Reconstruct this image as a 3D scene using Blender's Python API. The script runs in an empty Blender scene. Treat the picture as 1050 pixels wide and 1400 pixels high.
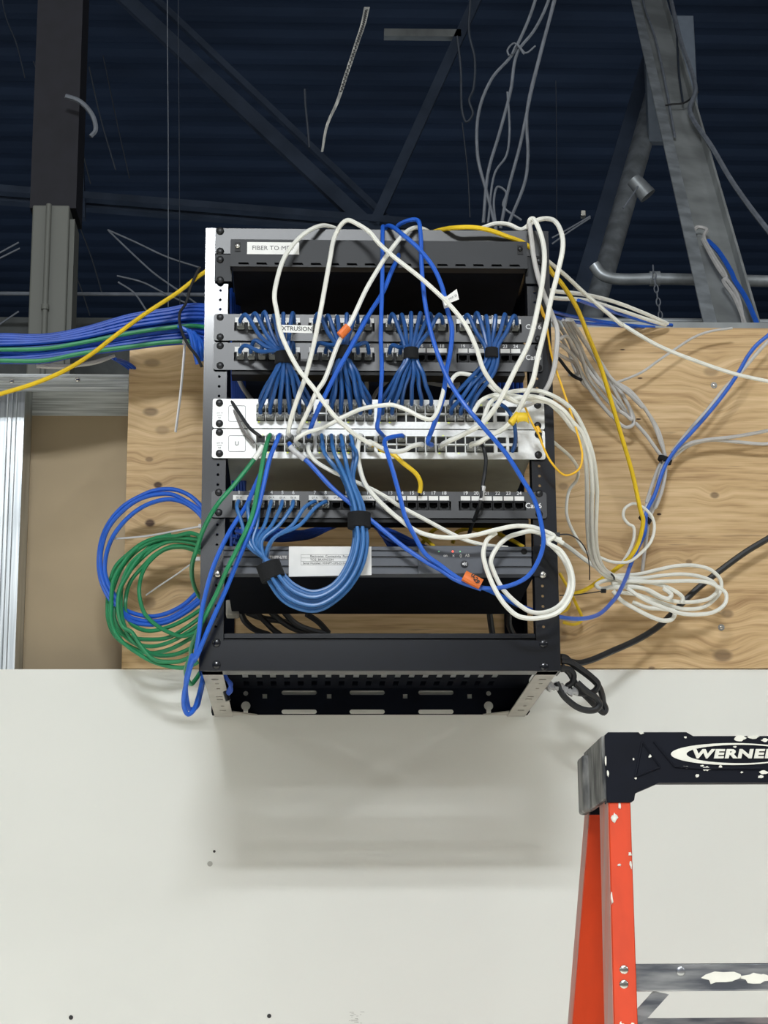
import bpy, math, random
from mathutils import Vector, Matrix
random.seed(11)
SC = bpy.context.scene
COL = SC.collection
PI = math.pi

# ------------------------------------------------------------------ camera
CAMP = Vector((-.10904, -3.23796, 1.50022))
YAW, PIT, ROLL, FPX = .04141497, .24792285, -.00701652, 2735.94
Fv = Vector((math.sin(YAW)*math.cos(PIT), math.cos(YAW)*math.cos(PIT), math.sin(PIT)))
_R = Vector((math.cos(YAW), -math.sin(YAW), 0)); _U = _R.cross(Fv)
Rv = _R*math.cos(ROLL)+_U*math.sin(ROLL); Uv = _U*math.cos(ROLL)-_R*math.sin(ROLL)
cd = bpy.data.cameras.new('camera'); cam = bpy.data.objects.new('camera', cd); COL.objects.link(cam)
cd.sensor_fit = 'VERTICAL'; cd.sensor_height = 36; cd.lens = FPX/1400*36; cd.clip_end = 200; cd.clip_start = .05
cam.matrix_world = Matrix(((Rv.x, Uv.x, -Fv.x, CAMP.x), (Rv.y, Uv.y, -Fv.y, CAMP.y), (Rv.z, Uv.z, -Fv.z, CAMP.z), (0, 0, 0, 1)))
SC.camera = cam

# ------------------------------------------------------------------ light
SC.view_settings.view_transform = 'Standard'; SC.view_settings.look = 'None'
SC.view_settings.gamma = 1; SC.view_settings.exposure = -.10; SC.view_settings.use_curve_mapping = False
W = bpy.data.worlds.new('hall_ambient'); SC.world = W; W.use_nodes = True
WN = W.node_tree.nodes; _tc = WN.new('ShaderNodeTexCoord'); _sp = WN.new('ShaderNodeSeparateXYZ'); _mr = WN.new('ShaderNodeMapRange')
W.node_tree.links.new(_tc.outputs['Generated'], _sp.inputs[0]); W.node_tree.links.new(_sp.outputs['Z'], _mr.inputs[0])
_mr.inputs[1].default_value = .02; _mr.inputs[2].default_value = .55; _mr.inputs[3].default_value = .16; _mr.inputs[4].default_value = .50
W.node_tree.links.new(_mr.outputs[0], WN['Background'].inputs[1])
WN['Background'].inputs[0].default_value = (1, 1, .95, 1)          # the lit hall behind the camera: brighter up by its lamps, dim at eye level
def strip_or_fill_light(x, y, z, length, watts, wid=.10, aim=(0, 0, 2.0)):
    L = bpy.data.lights.new('ceiling_strip_or_fill_light', 'AREA'); L.shape = 'RECTANGLE'; L.size = length; L.size_y = wid
    L.energy = watts; L.color = (.93, .97, 1)
    o = bpy.data.objects.new('ceiling_strip_or_fill_light', L); COL.objects.link(o); o.location = (x, y, z)
    d = Vector(aim)-Vector((x, y, z)); o.rotation_euler = d.to_track_quat('-Z', 'Y').to_euler()
    return o
strip_or_fill_light(-.36, -4.30, 4.30, 1.1, 50, .10)
strip_or_fill_light(-.36, -4.79, 4.30, 1.1, 68, .10)
strip_or_fill_light(4.6, -3.6, 4.30, 1.1, 26, .12)
strip_or_fill_light(-5.4, -3.6, 4.30, 1.1, 26, .12)
for _x in (-2.2, 2.2):                 # added unseen downlights, narrow cones onto the pale floor for bounce fill
    _o = strip_or_fill_light(_x, -3.6, 6.2, 3.0, 190, 1.6, (_x, -3.6, 0)); _o.data.spread = math.radians(75); _o.data.color = (.97, 1, .97)
_o = strip_or_fill_light(0, 9, 2.2, 7, 40, 5, (0, 9, 9)); _o.data.color = (.72, .86, 1)      # added bluish uplight, unseen behind the wall, to lift the dark ceiling deck
strip_or_fill_light(-.60, -9.5, 4.3, 2.4, 14)

NUM = 'one two three four five six seven eight nine ten eleven twelve thirteen fourteen fifteen sixteen seventeen eighteen nineteen twenty twenty-one twenty-two twenty-three twenty-four'.split()
ORD = 'first second third fourth fifth sixth seventh eighth ninth tenth eleventh twelfth thirteenth fourteenth fifteenth sixteenth seventeenth eighteenth nineteenth twentieth twenty-first twenty-second twenty-third twenty-fourth'.split()
# ------------------------------------------------------------------ pixel -> point on a plane at a real distance from the wall
def P(x, y, Y=0.0):
    v = Fv*FPX+Rv*(x-525)+Uv*(700-y)
    return CAMP+v*((Y-CAMP.y)/v.y)
def Q(p):
    v = Vector(p)-CAMP; z = v.dot(Fv)
    return 525+FPX*v.dot(Rv)/z, 700-FPX*v.dot(Uv)/z
REG = {'A': (270, 290, .247619), 'B': (520, 290, .247619), 'C': (270, 520, .247619), 'D': (520, 520, .247619),
       'E': (260, 760, .257143), 'F': (520, 760, .314286), 'G': (0, 400, .285714), 'H': (0, 650, .285714),
       'I': (730, 380, .304762), 'J': (730, 680, .304762), 'K': (750, 980, .3), 'L': (0, 0, .380952),
       'M': (350, 0, .380952), 'N': (650, 0, .380952), 'S': (600, 280, .238095), 'V': (505, 535, .114286),
       'X': (740, 440, .133333), 'Y': (800, 680, .190476), 'Z': (130, 660, .185615), 'O': (240, 860, .095238),
       'T': (740, 860, .114286), 'U': (0, 260, .285714), '.': (0, 0, 1)}
def pix(segs):
    out = []
    for i in range(0, len(segs), 2):
        ox, oy, s = REG[segs[i]]
        out += [(ox+a*s, oy+b*s) for a, b in segs[i+1]]
    return out

# ------------------------------------------------------------------ materials
MATS = {}
def lin(c):
    return tuple(((v/255)/12.92 if v/255 <= .04045 else ((v/255+.055)/1.055)**2.4) for v in c)
def mat(name, rgb, rough=.5, metal=0, var=.08, scale=(30, 30, 30), spec=.5, coat=0, trans=0, emit=0, bump=0, rgb2=None, detail=3):
    if name in MATS: return MATS[name]
    m = bpy.data.materials.new(name); m.use_nodes = True; nt = m.node_tree; N = nt.nodes; b = N['Principled BSDF']
    c = lin(rgb); c2 = lin(rgb2) if rgb2 else tuple(max(0, v*(1-var*2)) for v in c)
    c1 = c if rgb2 else tuple(min(1, v*(1+var)) for v in c)
    tc = N.new('ShaderNodeTexCoord'); mp = N.new('ShaderNodeMapping'); mp.inputs['Scale'].default_value = scale
    nz = N.new('ShaderNodeTexNoise'); nz.inputs['Scale'].default_value = 1; nz.inputs['Detail'].default_value = detail
    mx = N.new('ShaderNodeMix'); mx.data_type = 'RGBA'
    nt.links.new(tc.outputs['Object'], mp.inputs[0]); nt.links.new(mp.outputs[0], nz.inputs['Vector'])
    mr = N.new('ShaderNodeMapRange'); mr.inputs[1].default_value = .35; mr.inputs[2].default_value = .65
    nt.links.new(nz.outputs['Fac'], mr.inputs[0]); nt.links.new(mr.outputs[0], mx.inputs[0])
    mx.inputs[6].default_value = (*c1, 1); mx.inputs[7].default_value = (*c2, 1)
    nt.links.new(mx.outputs[2], b.inputs['Base Color'])
    b.inputs['Roughness'].default_value = rough; b.inputs['Metallic'].default_value = metal
    b.inputs['Specular IOR Level'].default_value = spec; b.inputs['Coat Weight'].default_value = coat
    b.inputs['Transmission Weight'].default_value = trans
    if emit:
        b.inputs['Emission Color'].default_value = (*c, 1); b.inputs['Emission Strength'].default_value = emit
    if bump:
        bp = N.new('ShaderNodeBump'); bp.inputs['Strength'].default_value = bump; bp.inputs['Distance'].default_value = .002
        nt.links.new(nz.outputs['Fac'], bp.inputs['Height']); nt.links.new(bp.outputs[0], b.inputs['Normal'])
    MATS[name] = m
    return m
m_rack = mat('black_rack_paint', (12, 16, 26), .17, 0, .1, (60, 60, 60), .7)
m_rackflat = mat('black_rack_inner', (10, 14, 24), .9, 0, .1, spec=.1)
m_under = mat('rack_rail_galvanised', (175, 172, 165), .55, .2, .05)
m_panel = mat('patch_panel_black', (40, 41, 45), .36, 0, .06, (80, 80, 80), .6)
m_fiber = mat('fiber_box_black', (27, 30, 35), .5, 0, .06, spec=.4)
m_dark = mat('port_black', (7, 8, 11), .5, 0, .05, spec=.3)
m_black = mat('matt_black_velcro', (14, 16, 20), .9, 0, .2, (400, 400, 400))
m_screw = mat('black_screw', (34, 35, 38), .38, .3, .1)
m_chrome = mat('steel_screw', (215, 213, 208), .22, 1, .1)
m_switch = mat('switch_silver_white', (226, 227, 226), .38, .15, .03, (300, 10, 300))
m_swbody = mat('switch_sheet_metal', (150, 150, 138), .5, .3, .04)
m_grey = mat('ups_grey_plastic', (84, 88, 97), .48, 0, .05)
m_greydk = mat('ups_groove', (42, 45, 52), .5, 0, .05)
m_white = mat('label_white', (238, 238, 236), .55, 0, .02)
m_ink = mat('ink_grey', (95, 95, 98), .6, 0, .02)
m_inkdk = mat('ink_black', (40, 40, 42), .6, 0, .02)
m_inkwh = mat('print_white', (225, 226, 228), .6, 0, .02)
m_wc = mat('white_cable_jacket', (238, 238, 230), .42, 0, .03)
m_gc = mat('grey_cable_jacket', (196, 194, 192), .45, 0, .05)
m_bc = mat('bright_blue_jacket', (38, 98, 205), .36, 0, .05)
m_tb = mat('trunk_blue_jacket', (30, 78, 180), .4, 0, .08)
m_db = mat('dark_blue_jacket', (36, 84, 148), .36, 0, .06)
m_pb = mat('pale_blue_jacket', (56, 112, 176), .34, 0, .06)
m_grn = mat('green_cable_jacket', (36, 136, 88), .4, 0, .06)
m_yel = mat('yellow_cable_jacket', (240, 202, 42), .38, 0, .05)
m_yel2 = mat('yellow_fibre_jacket', (246, 190, 40), .4, 0, .05)
m_blk = mat('black_cable_jacket', (26, 28, 32), .42, 0, .1)
m_plug = mat('clear_plug_plastic', (206, 208, 206), .18, 0, .04, trans=.55, spec=.6)
m_clear = mat('clear_tie_nylon', (222, 222, 222), .35, 0, .03, trans=.25)
m_org = mat('orange_tape', (232, 120, 52), .5, 0, .05)
m_tagy = mat('yellow_tag', (232, 196, 40), .5, 0, .05)
m_galv = mat('galvanised_steel', (205, 210, 212), .36, .75, 0, (260, 30, 6), rgb2=(165, 171, 175))
m_galvh = mat('galvanised_steel_track', (222, 226, 228), .5, .2, 0, (8, 60, 320), rgb2=(165, 170, 172))
m_paper = mat('drywall_back_paper', (176, 158, 130), .85, 0, .04, (3, 3, 6))
m_dryw = mat('painted_drywall', (231, 232, 227), .75, 0, .015, (2, 2, 2))
m_drycore = mat('gypsum_edge', (200, 198, 190), .9, 0, .05)
m_concrete = mat('concrete_floor', (182, 178, 168), .7, 0, .08, (3, 3, 3))
m_deck = mat('dark_painted_deck', (58, 72, 96), .85, 0, .12, (1, 3, 3), spec=.2)
m_steel = mat('dark_roof_steel', (76, 88, 108), .85, 0, .12, (6, 6, 6), spec=.2)
m_steel2 = mat('grey_roof_steel', (160, 164, 164), .5, .2, .14, (9, 9, 5))
m_pipe = mat('bare_metal_conduit', (182, 188, 192), .4, .5, .14, (20, 20, 20))
m_colgrey = mat('grey_column_sleeve', (118, 120, 114), .6, 0, .03, (2, 2, 2))
m_colblk = mat('black_column_paint', (26, 26, 36), .7, 0, .1)
m_duct = mat('grey_hanging_panel', (128, 140, 156), .6, 0, .04)
m_wire = mat('dim_wire', (122, 128, 138), .6, 0, .1)
m_wiredk = mat('dark_wire', (50, 58, 70), .6, 0, .1)
m_orange = mat('orange_fibreglass', (202, 62, 22), .5, 0, .05, (40, 40, 8), spec=.25)
m_scuff = mat('scuffed_fibreglass_side', (168, 138, 132), .5, 0, 0, (40, 40, 5), rgb2=(196, 100, 78))
m_capblk = mat('ladder_cap_plastic', (10, 14, 26), .55, 0, .08, (30, 30, 30), spec=.18)
m_paint = mat('white_paint_splatter', (226, 225, 216), .6, 0, .04)
m_alu = mat('worn_aluminium', (196, 198, 202), .33, .85, 0, (14, 14, 90), rgb2=(120, 124, 134))
m_capside = mat('scuffed_ladder_cap_side', (40, 43, 48), .5, 0, 0, (60, 60, 22), rgb2=(128, 128, 126))
m_led_r = mat('red_indicator', (255, 90, 70), .4, emit=1.5)
m_led_g = mat('green_indicator', (120, 200, 150), .4, emit=.4)
m_led_y = mat('green_yellow_port_light', (215, 240, 70), .4, emit=.9)
m_smudge = mat('grey_smudge', (178, 178, 172), .8, 0, .1)

def plywood():
    m = bpy.data.materials.new('pine_plywood'); m.use_nodes = True; nt = m.node_tree; N = nt.nodes; Lk = nt.links.new
    b = N['Principled BSDF']; b.inputs['Roughness'].default_value = .62
    tc = N.new('ShaderNodeTexCoord'); sep = N.new('ShaderNodeSeparateXYZ'); Lk(tc.outputs['Object'], sep.inputs[0])
    def math_(op, a, bb):
        n = N.new('ShaderNodeMath'); n.operation = op
        for i, v in enumerate((a, bb)):
            if hasattr(v, 'is_linked'): Lk(v, n.inputs[i])
            else: n.inputs[i].default_value = v
        return n.outputs[0]
    knots = [(208, 496, 13, 7, .55), (206, 563, 12, 7, .75), (222, 588, 11, 7, .45), (204, 628, 6, 4, .7), (216, 663, 6.5, 5, 1.35),
             (205, 715, 7.5, 6, 1.3), (204, 824, 10, 9, .5), (972, 508, 12, 8, .45), (976, 556, 9, 9, .25), (977, 677, 7, 5, .8),
             (994, 839, 10, 7, .65), (988, 896, 15, 10, .8), (770, 665, 8, 6, .5), (764, 868, 14, 12, .5), (942, 768, 5, 4, .7),
             (851, 478, 4, 1.2, 1.5), (875, 517, 4, 1.2, 1.5), (873, 573, 4, 1.3, 1.5), (901, 703, 3.5, 1.8, 1.6), (891, 913, 5, 2, 1),
             (860, 770, 13, 9, .2)]
    disp = 0.0; dark = None
    for (px, py, rx, ry, st) in knots:
        c = P(px, py, -.004); s = .00122
        sb = N.new('ShaderNodeVectorMath'); sb.operation = 'SUBTRACT'; Lk(tc.outputs['Object'], sb.inputs[0]); sb.inputs[1].default_value = (c.x, 0, c.z)
        ml = N.new('ShaderNodeVectorMath'); ml.operation = 'MULTIPLY'; Lk(sb.outputs[0], ml.inputs[0]); ml.inputs[1].default_value = (1/(rx*s), 0, 1/(ry*s))
        ln = N.new('ShaderNodeVectorMath'); ln.operation = 'LENGTH'; Lk(ml.outputs[0], ln.inputs[0])
        mr = N.new('ShaderNodeMapRange'); mr.interpolation_type = 'SMOOTHSTEP'; Lk(ln.outputs['Value'], mr.inputs[0])
        mr.inputs[1].default_value = 1.15; mr.inputs[2].default_value = .55; mr.inputs[3].default_value = 0; mr.inputs[4].default_value = st
        dark = mr.outputs[0] if dark is None else math_('MAXIMUM', dark, mr.outputs[0])
        if rx > 4.5:
            m2 = N.new('ShaderNodeMapRange'); m2.interpolation_type = 'SMOOTHSTEP'; Lk(ln.outputs['Value'], m2.inputs[0])
            m2.inputs[1].default_value = 4.5; m2.inputs[2].default_value = .5; m2.inputs[3].default_value = 0; m2.inputs[4].default_value = ry*s*1.7
            disp = m2.outputs[0] if disp == 0.0 else math_('ADD', disp, m2.outputs[0])
    z2 = math_('ADD', sep.outputs['Z'], disp)
    cmb = N.new('ShaderNodeCombineXYZ'); Lk(math_('MULTIPLY', sep.outputs['X'], 1), cmb.inputs[0]); Lk(z2, cmb.inputs[2])
    mp = N.new('ShaderNodeMapping'); Lk(cmb.outputs[0], mp.inputs[0]); mp.inputs['Scale'].default_value = (3.0, 1, 26)
    n1 = N.new('ShaderNodeTexNoise'); Lk(mp.outputs[0], n1.inputs['Vector']); n1.inputs['Scale'].default_value = 1.3; n1.inputs['Detail'].default_value = 5; n1.inputs['Distortion'].default_value = .6
    wv = N.new('ShaderNodeTexWave'); wv.bands_direction = 'Z'; Lk(cmb.outputs[0], wv.inputs['Vector'])
    wv.inputs['Scale'].default_value = 21; wv.inputs['Distortion'].default_value = 5; wv.inputs['Detail'].default_value = 3; wv.inputs['Detail Scale'].default_value = .35
    mp2 = N.new('ShaderNodeMapping'); Lk(cmb.outputs[0], mp2.inputs[0]); mp2.inputs['Scale'].default_value = (14, 1, 330)
    n2 = N.new('ShaderNodeTexNoise'); Lk(mp2.outputs[0], n2.inputs['Vector']); n2.inputs['Scale'].default_value = 1; n2.inputs['Detail'].default_value = 4
    t = math_('ADD', math_('MULTIPLY', n1.outputs['Fac'], .50), math_('MULTIPLY', wv.outputs['Fac'], .09))
    t = math_('ADD', t, math_('MULTIPLY', n2.outputs['Fac'], .41))
    cr = N.new('ShaderNodeValToRGB'); Lk(t, cr.inputs[0]); e = cr.color_ramp.elements
    e[0].position = .30; e[0].color = (*lin((152, 118, 78)), 1); e[1].position = .66; e[1].color = (*lin((222, 192, 148)), 1)
    x = e.new(.46); x.color = (*lin((198, 165, 119)), 1)
    # sparse dark splits along the grain
    mp3 = N.new('ShaderNodeMapping'); Lk(cmb.outputs[0], mp3.inputs[0]); mp3.inputs['Scale'].default_value = (9, 1, 120)
    n3 = N.new('ShaderNodeTexNoise'); Lk(mp3.outputs[0], n3.inputs['Vector']); n3.inputs['Scale'].default_value = 1; n3.inputs['Detail'].default_value = 2
    sp = N.new('ShaderNodeMapRange'); Lk(n3.outputs['Fac'], sp.inputs[0]); sp.inputs[1].default_value = .66; sp.inputs[2].default_value = .74; sp.inputs[4].default_value = .5
    dark = math_('MAXIMUM', dark, sp.outputs[0])
    mx = N.new('ShaderNodeMix'); mx.data_type = 'RGBA'; Lk(math_('MINIMUM', math_('MULTIPLY', dark, math_('ADD', math_('MULTIPLY', n2.outputs['Fac'], 1.1), .25)), 1.0), mx.inputs[0])
    Lk(cr.outputs[0], mx.inputs[6]); mx.inputs[7].default_value = (*lin((72, 46, 24)), 1)
    Lk(mx.outputs[2], b.inputs['Base Color'])
    return m
m_ply = plywood()

# ------------------------------------------------------------------ mesh builder
BASE = {}
def rnd(o): return o
class MB:
    def __init__(s): s.v = []; s.f = []
    def add(s, vs, fs):
        k = len(s.v); s.v += [Vector(p) for p in vs]; s.f += [tuple(i+k for i in q) for q in fs]; return s
    def hexa(s, p):
        return s.add(p, [(0, 1, 2, 3), (7, 6, 5, 4), (0, 4, 5, 1), (1, 5, 6, 2), (2, 6, 7, 3), (3, 7, 4, 0)])
    def box(s, x0, x1, y0, y1, z0, z1):
        return s.hexa([(x0, y0, z0), (x0, y1, z0), (x1, y1, z0), (x1, y0, z0), (x0, y0, z1), (x0, y1, z1), (x1, y1, z1), (x1, y0, z1)])
    def prism(s, pts, ya, yb):            # polygon given in x,z, pushed from ya to yb
        n = len(pts); vs = [(a, ya, b) for a, b in pts]+[(a, yb, b) for a, b in pts]
        return s.add(vs, [tuple(range(n)), tuple(range(2*n-1, n-1, -1))]+[(i, i+n, (i+1) % n+n, (i+1) % n) for i in range(n)])
    def sweep(s, sect, a, b):             # closed polygon of points at a, same at b
        n = len(sect); vs = [Vector(a)+q for q in sect]+[Vector(b)+q for q in sect]
        return s.add(vs, [tuple(range(n)), tuple(range(2*n-1, n-1, -1))]+[(i, i+n, (i+1) % n+n, (i+1) % n) for i in range(n)])
    def tube(s, pts, r, n=8, cap=True, flat=1.0):
        pts = [Vector(p) for p in pts]; rs = r if isinstance(r, (list, tuple)) else [r]*len(pts)
        t0 = (pts[1]-pts[0]).normalized(); u = t0.orthogonal().normalized(); vs = []
        for i, p in enumerate(pts):
            t = (pts[min(i+1, len(pts)-1)]-pts[max(i-1, 0)])
            t = t.normalized() if t.length > 1e-9 else t0
            u = (u-t*u.dot(t)); u = u.normalized() if u.length > 1e-6 else t.orthogonal().normalized(); w = t.cross(u)
            for k in range(n):
                a = 2*PI*k/n; vs.append(p+(u*math.cos(a)+w*math.sin(a)*flat)*rs[i])
        fs = [(i*n+k, i*n+(k+1) % n, (i+1)*n+(k+1) % n, (i+1)*n+k) for i in range(len(pts)-1) for k in range(n)]
        if cap: fs += [tuple(range(n-1, -1, -1)), tuple((len(pts)-1)*n+k for k in range(n))]
        return s.add(vs, fs)
    def cyl(s, a, b, r, n=16, r2=None): return s.tube([a, b], [r, r if r2 is None else r2], n)
    def dome(s, c, r, h, n=14, ax=(0, -1, 0)):
        c = Vector(c); ax = Vector(ax)
        pts = [c+ax*(h*t) for t in (0, .45, .75, .93, 1)]; return s.tube(pts, [r, r*.96, r*.8, r*.5, r*.12], n)
    def curve(s, polys, thick, fn):
        cu = bpy.data.curves.new('tmp', 'CURVE'); cu.dimensions = '2D'; cu.fill_mode = 'BOTH'; cu.extrude = thick/2
        for pl in polys:
            sp = cu.splines.new('POLY'); sp.points.add(len(pl)-1); sp.use_cyclic_u = True
            for q, (a, b) in zip(sp.points, pl): q.co = (a, b, 0, 1)
        return s._obj(cu, fn)
    def _obj(s, cu, fn):
        o = bpy.data.objects.new('tmp', cu); COL.objects.link(o)
        me = bpy.data.meshes.new_from_object(o)
        s.add([fn(v.co) for v in me.vertices], [tuple(p.vertices) for p in me.polygons])
        bpy.data.objects.remove(o); bpy.data.meshes.remove(me); bpy.data.curves.remove(cu); return s
    def text(s, body, x, y, z, size, align='CENTER', bold=0.0, shear=0, thick=.0003, wide=1, fn=None, rot=0, space=1):
        cu = bpy.data.curves.new('tmp', 'FONT'); cu.body = body; cu.size = size; cu.align_x = align; cu.align_y = 'CENTER'
        cu.offset = bold; cu.shear = shear; cu.extrude = thick/2; cu.resolution_u = 3; cu.space_character = space
        ca, sa = math.cos(rot), math.sin(rot)
        if fn is None: fn = lambda c: (x+(c.x*ca-c.y*sa)*wide, y-c.z, z+c.x*sa+c.y*ca)
        return s._obj(cu, fn)
    def build(s, name, m, parent=None, bevel=0, ang=40, smooth=True, origin=None):
        if parent is not None: base = BASE[parent.name]
        elif origin is not None: base = Vector(origin)
        else:
            xs = [v.x for v in s.v]; ys = [v.y for v in s.v]; zs = [v.z for v in s.v]
            base = Vector(((min(xs)+max(xs))/2, (min(ys)+max(ys))/2, min(zs)))
        me = bpy.data.meshes.new(name); me.from_pydata([v-base for v in s.v], [], s.f); me.update()
        if smooth:
            me.shade_smooth(); me.set_sharp_from_angle(angle=math.radians(ang))
        me.materials.append(m)
        o = bpy.data.objects.new(name, me); COL.objects.link(o)
        if parent is not None: o.parent = parent
        else: o.location = base
        BASE[o.name] = base
        if bevel:
            bm = o.modifiers.new('bevel', 'BEVEL'); bm.width = bevel; bm.segments = 2; bm.limit_method = 'ANGLE'
        return o
def tag(o, label=None, cat=None, group=None, kind=None):
    if label: o['label'] = label
    if cat: o['category'] = cat
    if group: o['group'] = group
    if kind: o['kind'] = kind
    return o
def thing(name, loc, label, cat, group=None):
    o = bpy.data.objects.new(name, None); COL.objects.link(o); o.location = loc; o.empty_display_size = .05
    BASE[o.name] = Vector(loc); return tag(o, label, cat, group)
def struct(name, mb, m, **k):
    return tag(mb.build(name, m, origin=(0, 0, 0), **k), kind='structure')
def part_copy(src, parent, off, name=None):
    c = src.copy(); COL.objects.link(c); c.parent = parent; c.location = Vector(src.location)+Vector(off); BASE[c.name] = BASE[parent.name]
    return c
def circ(cx, cy, r, n=12): return [(cx+r*math.cos(2*PI*k/n), cy+r*math.sin(2*PI*k/n)) for k in range(n)]
def rect(x0, x1, y0, y1): return [(x0, y0), (x1, y0), (x1, y1), (x0, y1)]
def rrect(x0, x1, y0, y1, r, n=4):
    out = []
    for cx, cy, a0 in ((x1-r, y1-r, 0), (x0+r, y1-r, PI/2), (x0+r, y0+r, PI), (x1-r, y0+r, 1.5*PI)):
        out += [(cx+r*math.cos(a0+PI/2*k/n), cy+r*math.sin(a0+PI/2*k/n)) for k in range(n+1)]
    return out
def XZ(y): return lambda c: (c.x, y+c.z, c.y)
def XY(z): return lambda c: (c.x, c.y, z+c.z)
def spline(pts, sub=7):
    pts = [Vector(p) for p in pts]; q = [pts[0]*2-pts[1]]+pts+[pts[-1]*2-pts[-2]]; out = []
    for i in range(1, len(q)-2):
        p0, p1, p2, p3 = q[i-1:i+3]
        d = lambda a, b: max((a-b).length, 1e-5)**.5
        t0 = 0; t1 = t0+d(p0, p1); t2 = t1+d(p1, p2); t3 = t2+d(p2, p3)
        nn = max(2, min(sub, int((p2-p1).length/.004)+2))
        for k in range(nn):
            t = t1+(t2-t1)*k/nn
            A1 = p0*((t1-t)/(t1-t0))+p1*((t-t0)/(t1-t0)); A2 = p1*((t2-t)/(t2-t1))+p2*((t-t1)/(t2-t1)); A3 = p2*((t3-t)/(t3-t2))+p3*((t-t2)/(t3-t2))
            B1 = A1*((t2-t)/(t2-t0))+A2*((t-t0)/(t2-t0)); B2 = A2*((t3-t)/(t3-t1))+A3*((t-t1)/(t3-t1))
            out.append(B1*((t2-t)/(t2-t1))+B2*((t-t1)/(t2-t1)))
    out.append(pts[-1]); return out

# ================================================================== SETTING
# lower painted drywall, plywood backboard, stud bay, floor, dark hall behind
ZB = P(500, 915, 0).z                       # joint between drywall and plywood
ZT = P(900, 449, 0).z                       # top of the plywood
XL = P(172, 700, 0).x                       # left edge of the plywood
struct('wall_front', MB().box(-2.6, 2.6, 0, .016, 0, ZB), m_dryw)
struct('wall_back_paper', MB().box(-2.6, 2.6, .094, .11, 0, P(100, 512, 0).z), m_paper)['kind'] = 'structure'
struct('floor', MB().box(-8, 8, -12, 20, -.1, 0), m_concrete)
prof = []; y = -1.0; k = 0
while y < 19:
    prof += [(y, 7.0), (y+.07, 7.0), (y+.13, 7.022), (y+.20, 7.022)]; y += .26
mb = MB(); n = len(prof)
mb.add([(-9, a, b) for a, b in prof]+[(9, a, b) for a, b in prof], [(i, i+1, i+1+n, i+n) for i in range(n-1)])
struct('ceiling', mb, m_deck, smooth=False)
struct('wall_far', MB().box(-9, 9, 18.5, 18.7, 0, 7.2), m_deck)
struct('wall_hall_left', MB().box(-9.2, -9, .5, 18.7, 0, 7.2), m_deck)
struct('wall_hall_right', MB().box(9, 9.2, .5, 18.7, 0, 7.2), m_deck)

ply = tag(MB().box(XL, 2.0, -.004, .0145, ZB+.001, ZT).build('plywood_backboard', m_ply, origin=(0, 0, 0)),
    'knotty plywood backboard screwed to the wall behind the open network rack', 'plywood board')

# metal studs and track around the open bay
def stud(name, px, label):
    x1 = P(px, 700, 0).x; x0 = x1-.041; z0 = 0; z1 = P(100, 512, 0).z-.002
    mb = MB()
    mb.box(x1-.0012, x1, .001, .090, ZB-.3, z1-.002)
    mb.box(x0, x1, 0, .0012, ZB-.0, z1-.002); mb.box(x0, x1, .0888, .090, ZB-.3, z1-.002)
    mb.box(x0, x0+.0012, .0012, .008, ZB, z1-.002)
    for k in (.32, .5, .68): mb.tube([(x0+.041*k, -.0006, ZB), (x0+.041*k, -.0006, z1-.004)], .0011, 6)
    return tag(mb.build(name, m_galv), label, 'metal stud')
stud('metal_stud', 28, 'shiny galvanised upright stud at the left edge of the open wall bay')
zt = P(100, 512, 0).z; mb = MB()
mb.box(-1.6, XL+.30, .0905, .0917, zt-.045, zt); mb.box(-1.6, XL-.001, -.0022, -.001, P(100, 536, 0).z, zt); mb.box(-1.6, XL+.3, -.001, .0917, zt-.0012, zt)
for k in (.25, .55, .8): 
    zz = P(100, 536, 0).z*(1-k)+zt*k; mb.tube([(-1.6, -.0028, zz), (XL-.002, -.0028, zz)], .0009, 6)
t = tag(mb.build('metal_track', m_galvh), 'horizontal galvanised steel track capping the open wall bay at left', 'metal track')
for px, py in ((16, 521), (106, 519)):
    c = P(px, py, -.0035); t2 = MB().dome(c, .0042, .0022).build('screw', m_chrome, t)
for px, py in ((976, 527), (986, 858)):
    c = P(px, py, -.004); o = thing('wood_screw', c, 'small silver screw in the plywood, '+('upper right, below the drooping white cable' if py < 600 else 'lower right, above the big knot'), 'screw')
    MB().cyl(c, c+Vector((0, -.0012, 0)), .0055, 16).build('washer', m_chrome, o)
    MB().dome(c+Vector((0, -.0012, 0)), .003, .002).build('screw_head', m_chrome, o)
for px, py, r, lb in ((293, 1164, .0022, 'small black anchor hole in the white wall under the rack, inside the shadow edge'),
                      (97, 1391, .0035, 'dark screw hole in the white wall at the bottom left corner'),
                      (368, 1389, .0034, 'dark screw hole in the white wall at the bottom, below the rack')):
    c = P(px, py, 0); tag(MB().cyl(c+Vector((0, .001, 0)), c+Vector((0, -.0006, 0)), r, 12).build('screw_hole', m_inkdk), lb, 'hole')
c = P(287, 1181, 0); tag(MB().cyl(c+Vector((0, .001, 0)), c+Vector((0, -.0004, 0)), .0042, 14).build('wall_patch', m_smudge), 'faint round grey filler spot on the white wall under the rack', 'patch')
c = P(485, 1391, 0); mb = MB()
for k in range(26):
    a = c.x+random.uniform(-.009, .009); b = c.z+random.uniform(-.02, .008); l = random.uniform(.002, .007)
    mb.box(a, a+l, -.0003, .001, b, b+.0006)
tag(mb.build('scuff_mark', m_smudge), 'small grey scuff on the white wall at the bottom centre', 'scuff')

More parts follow.
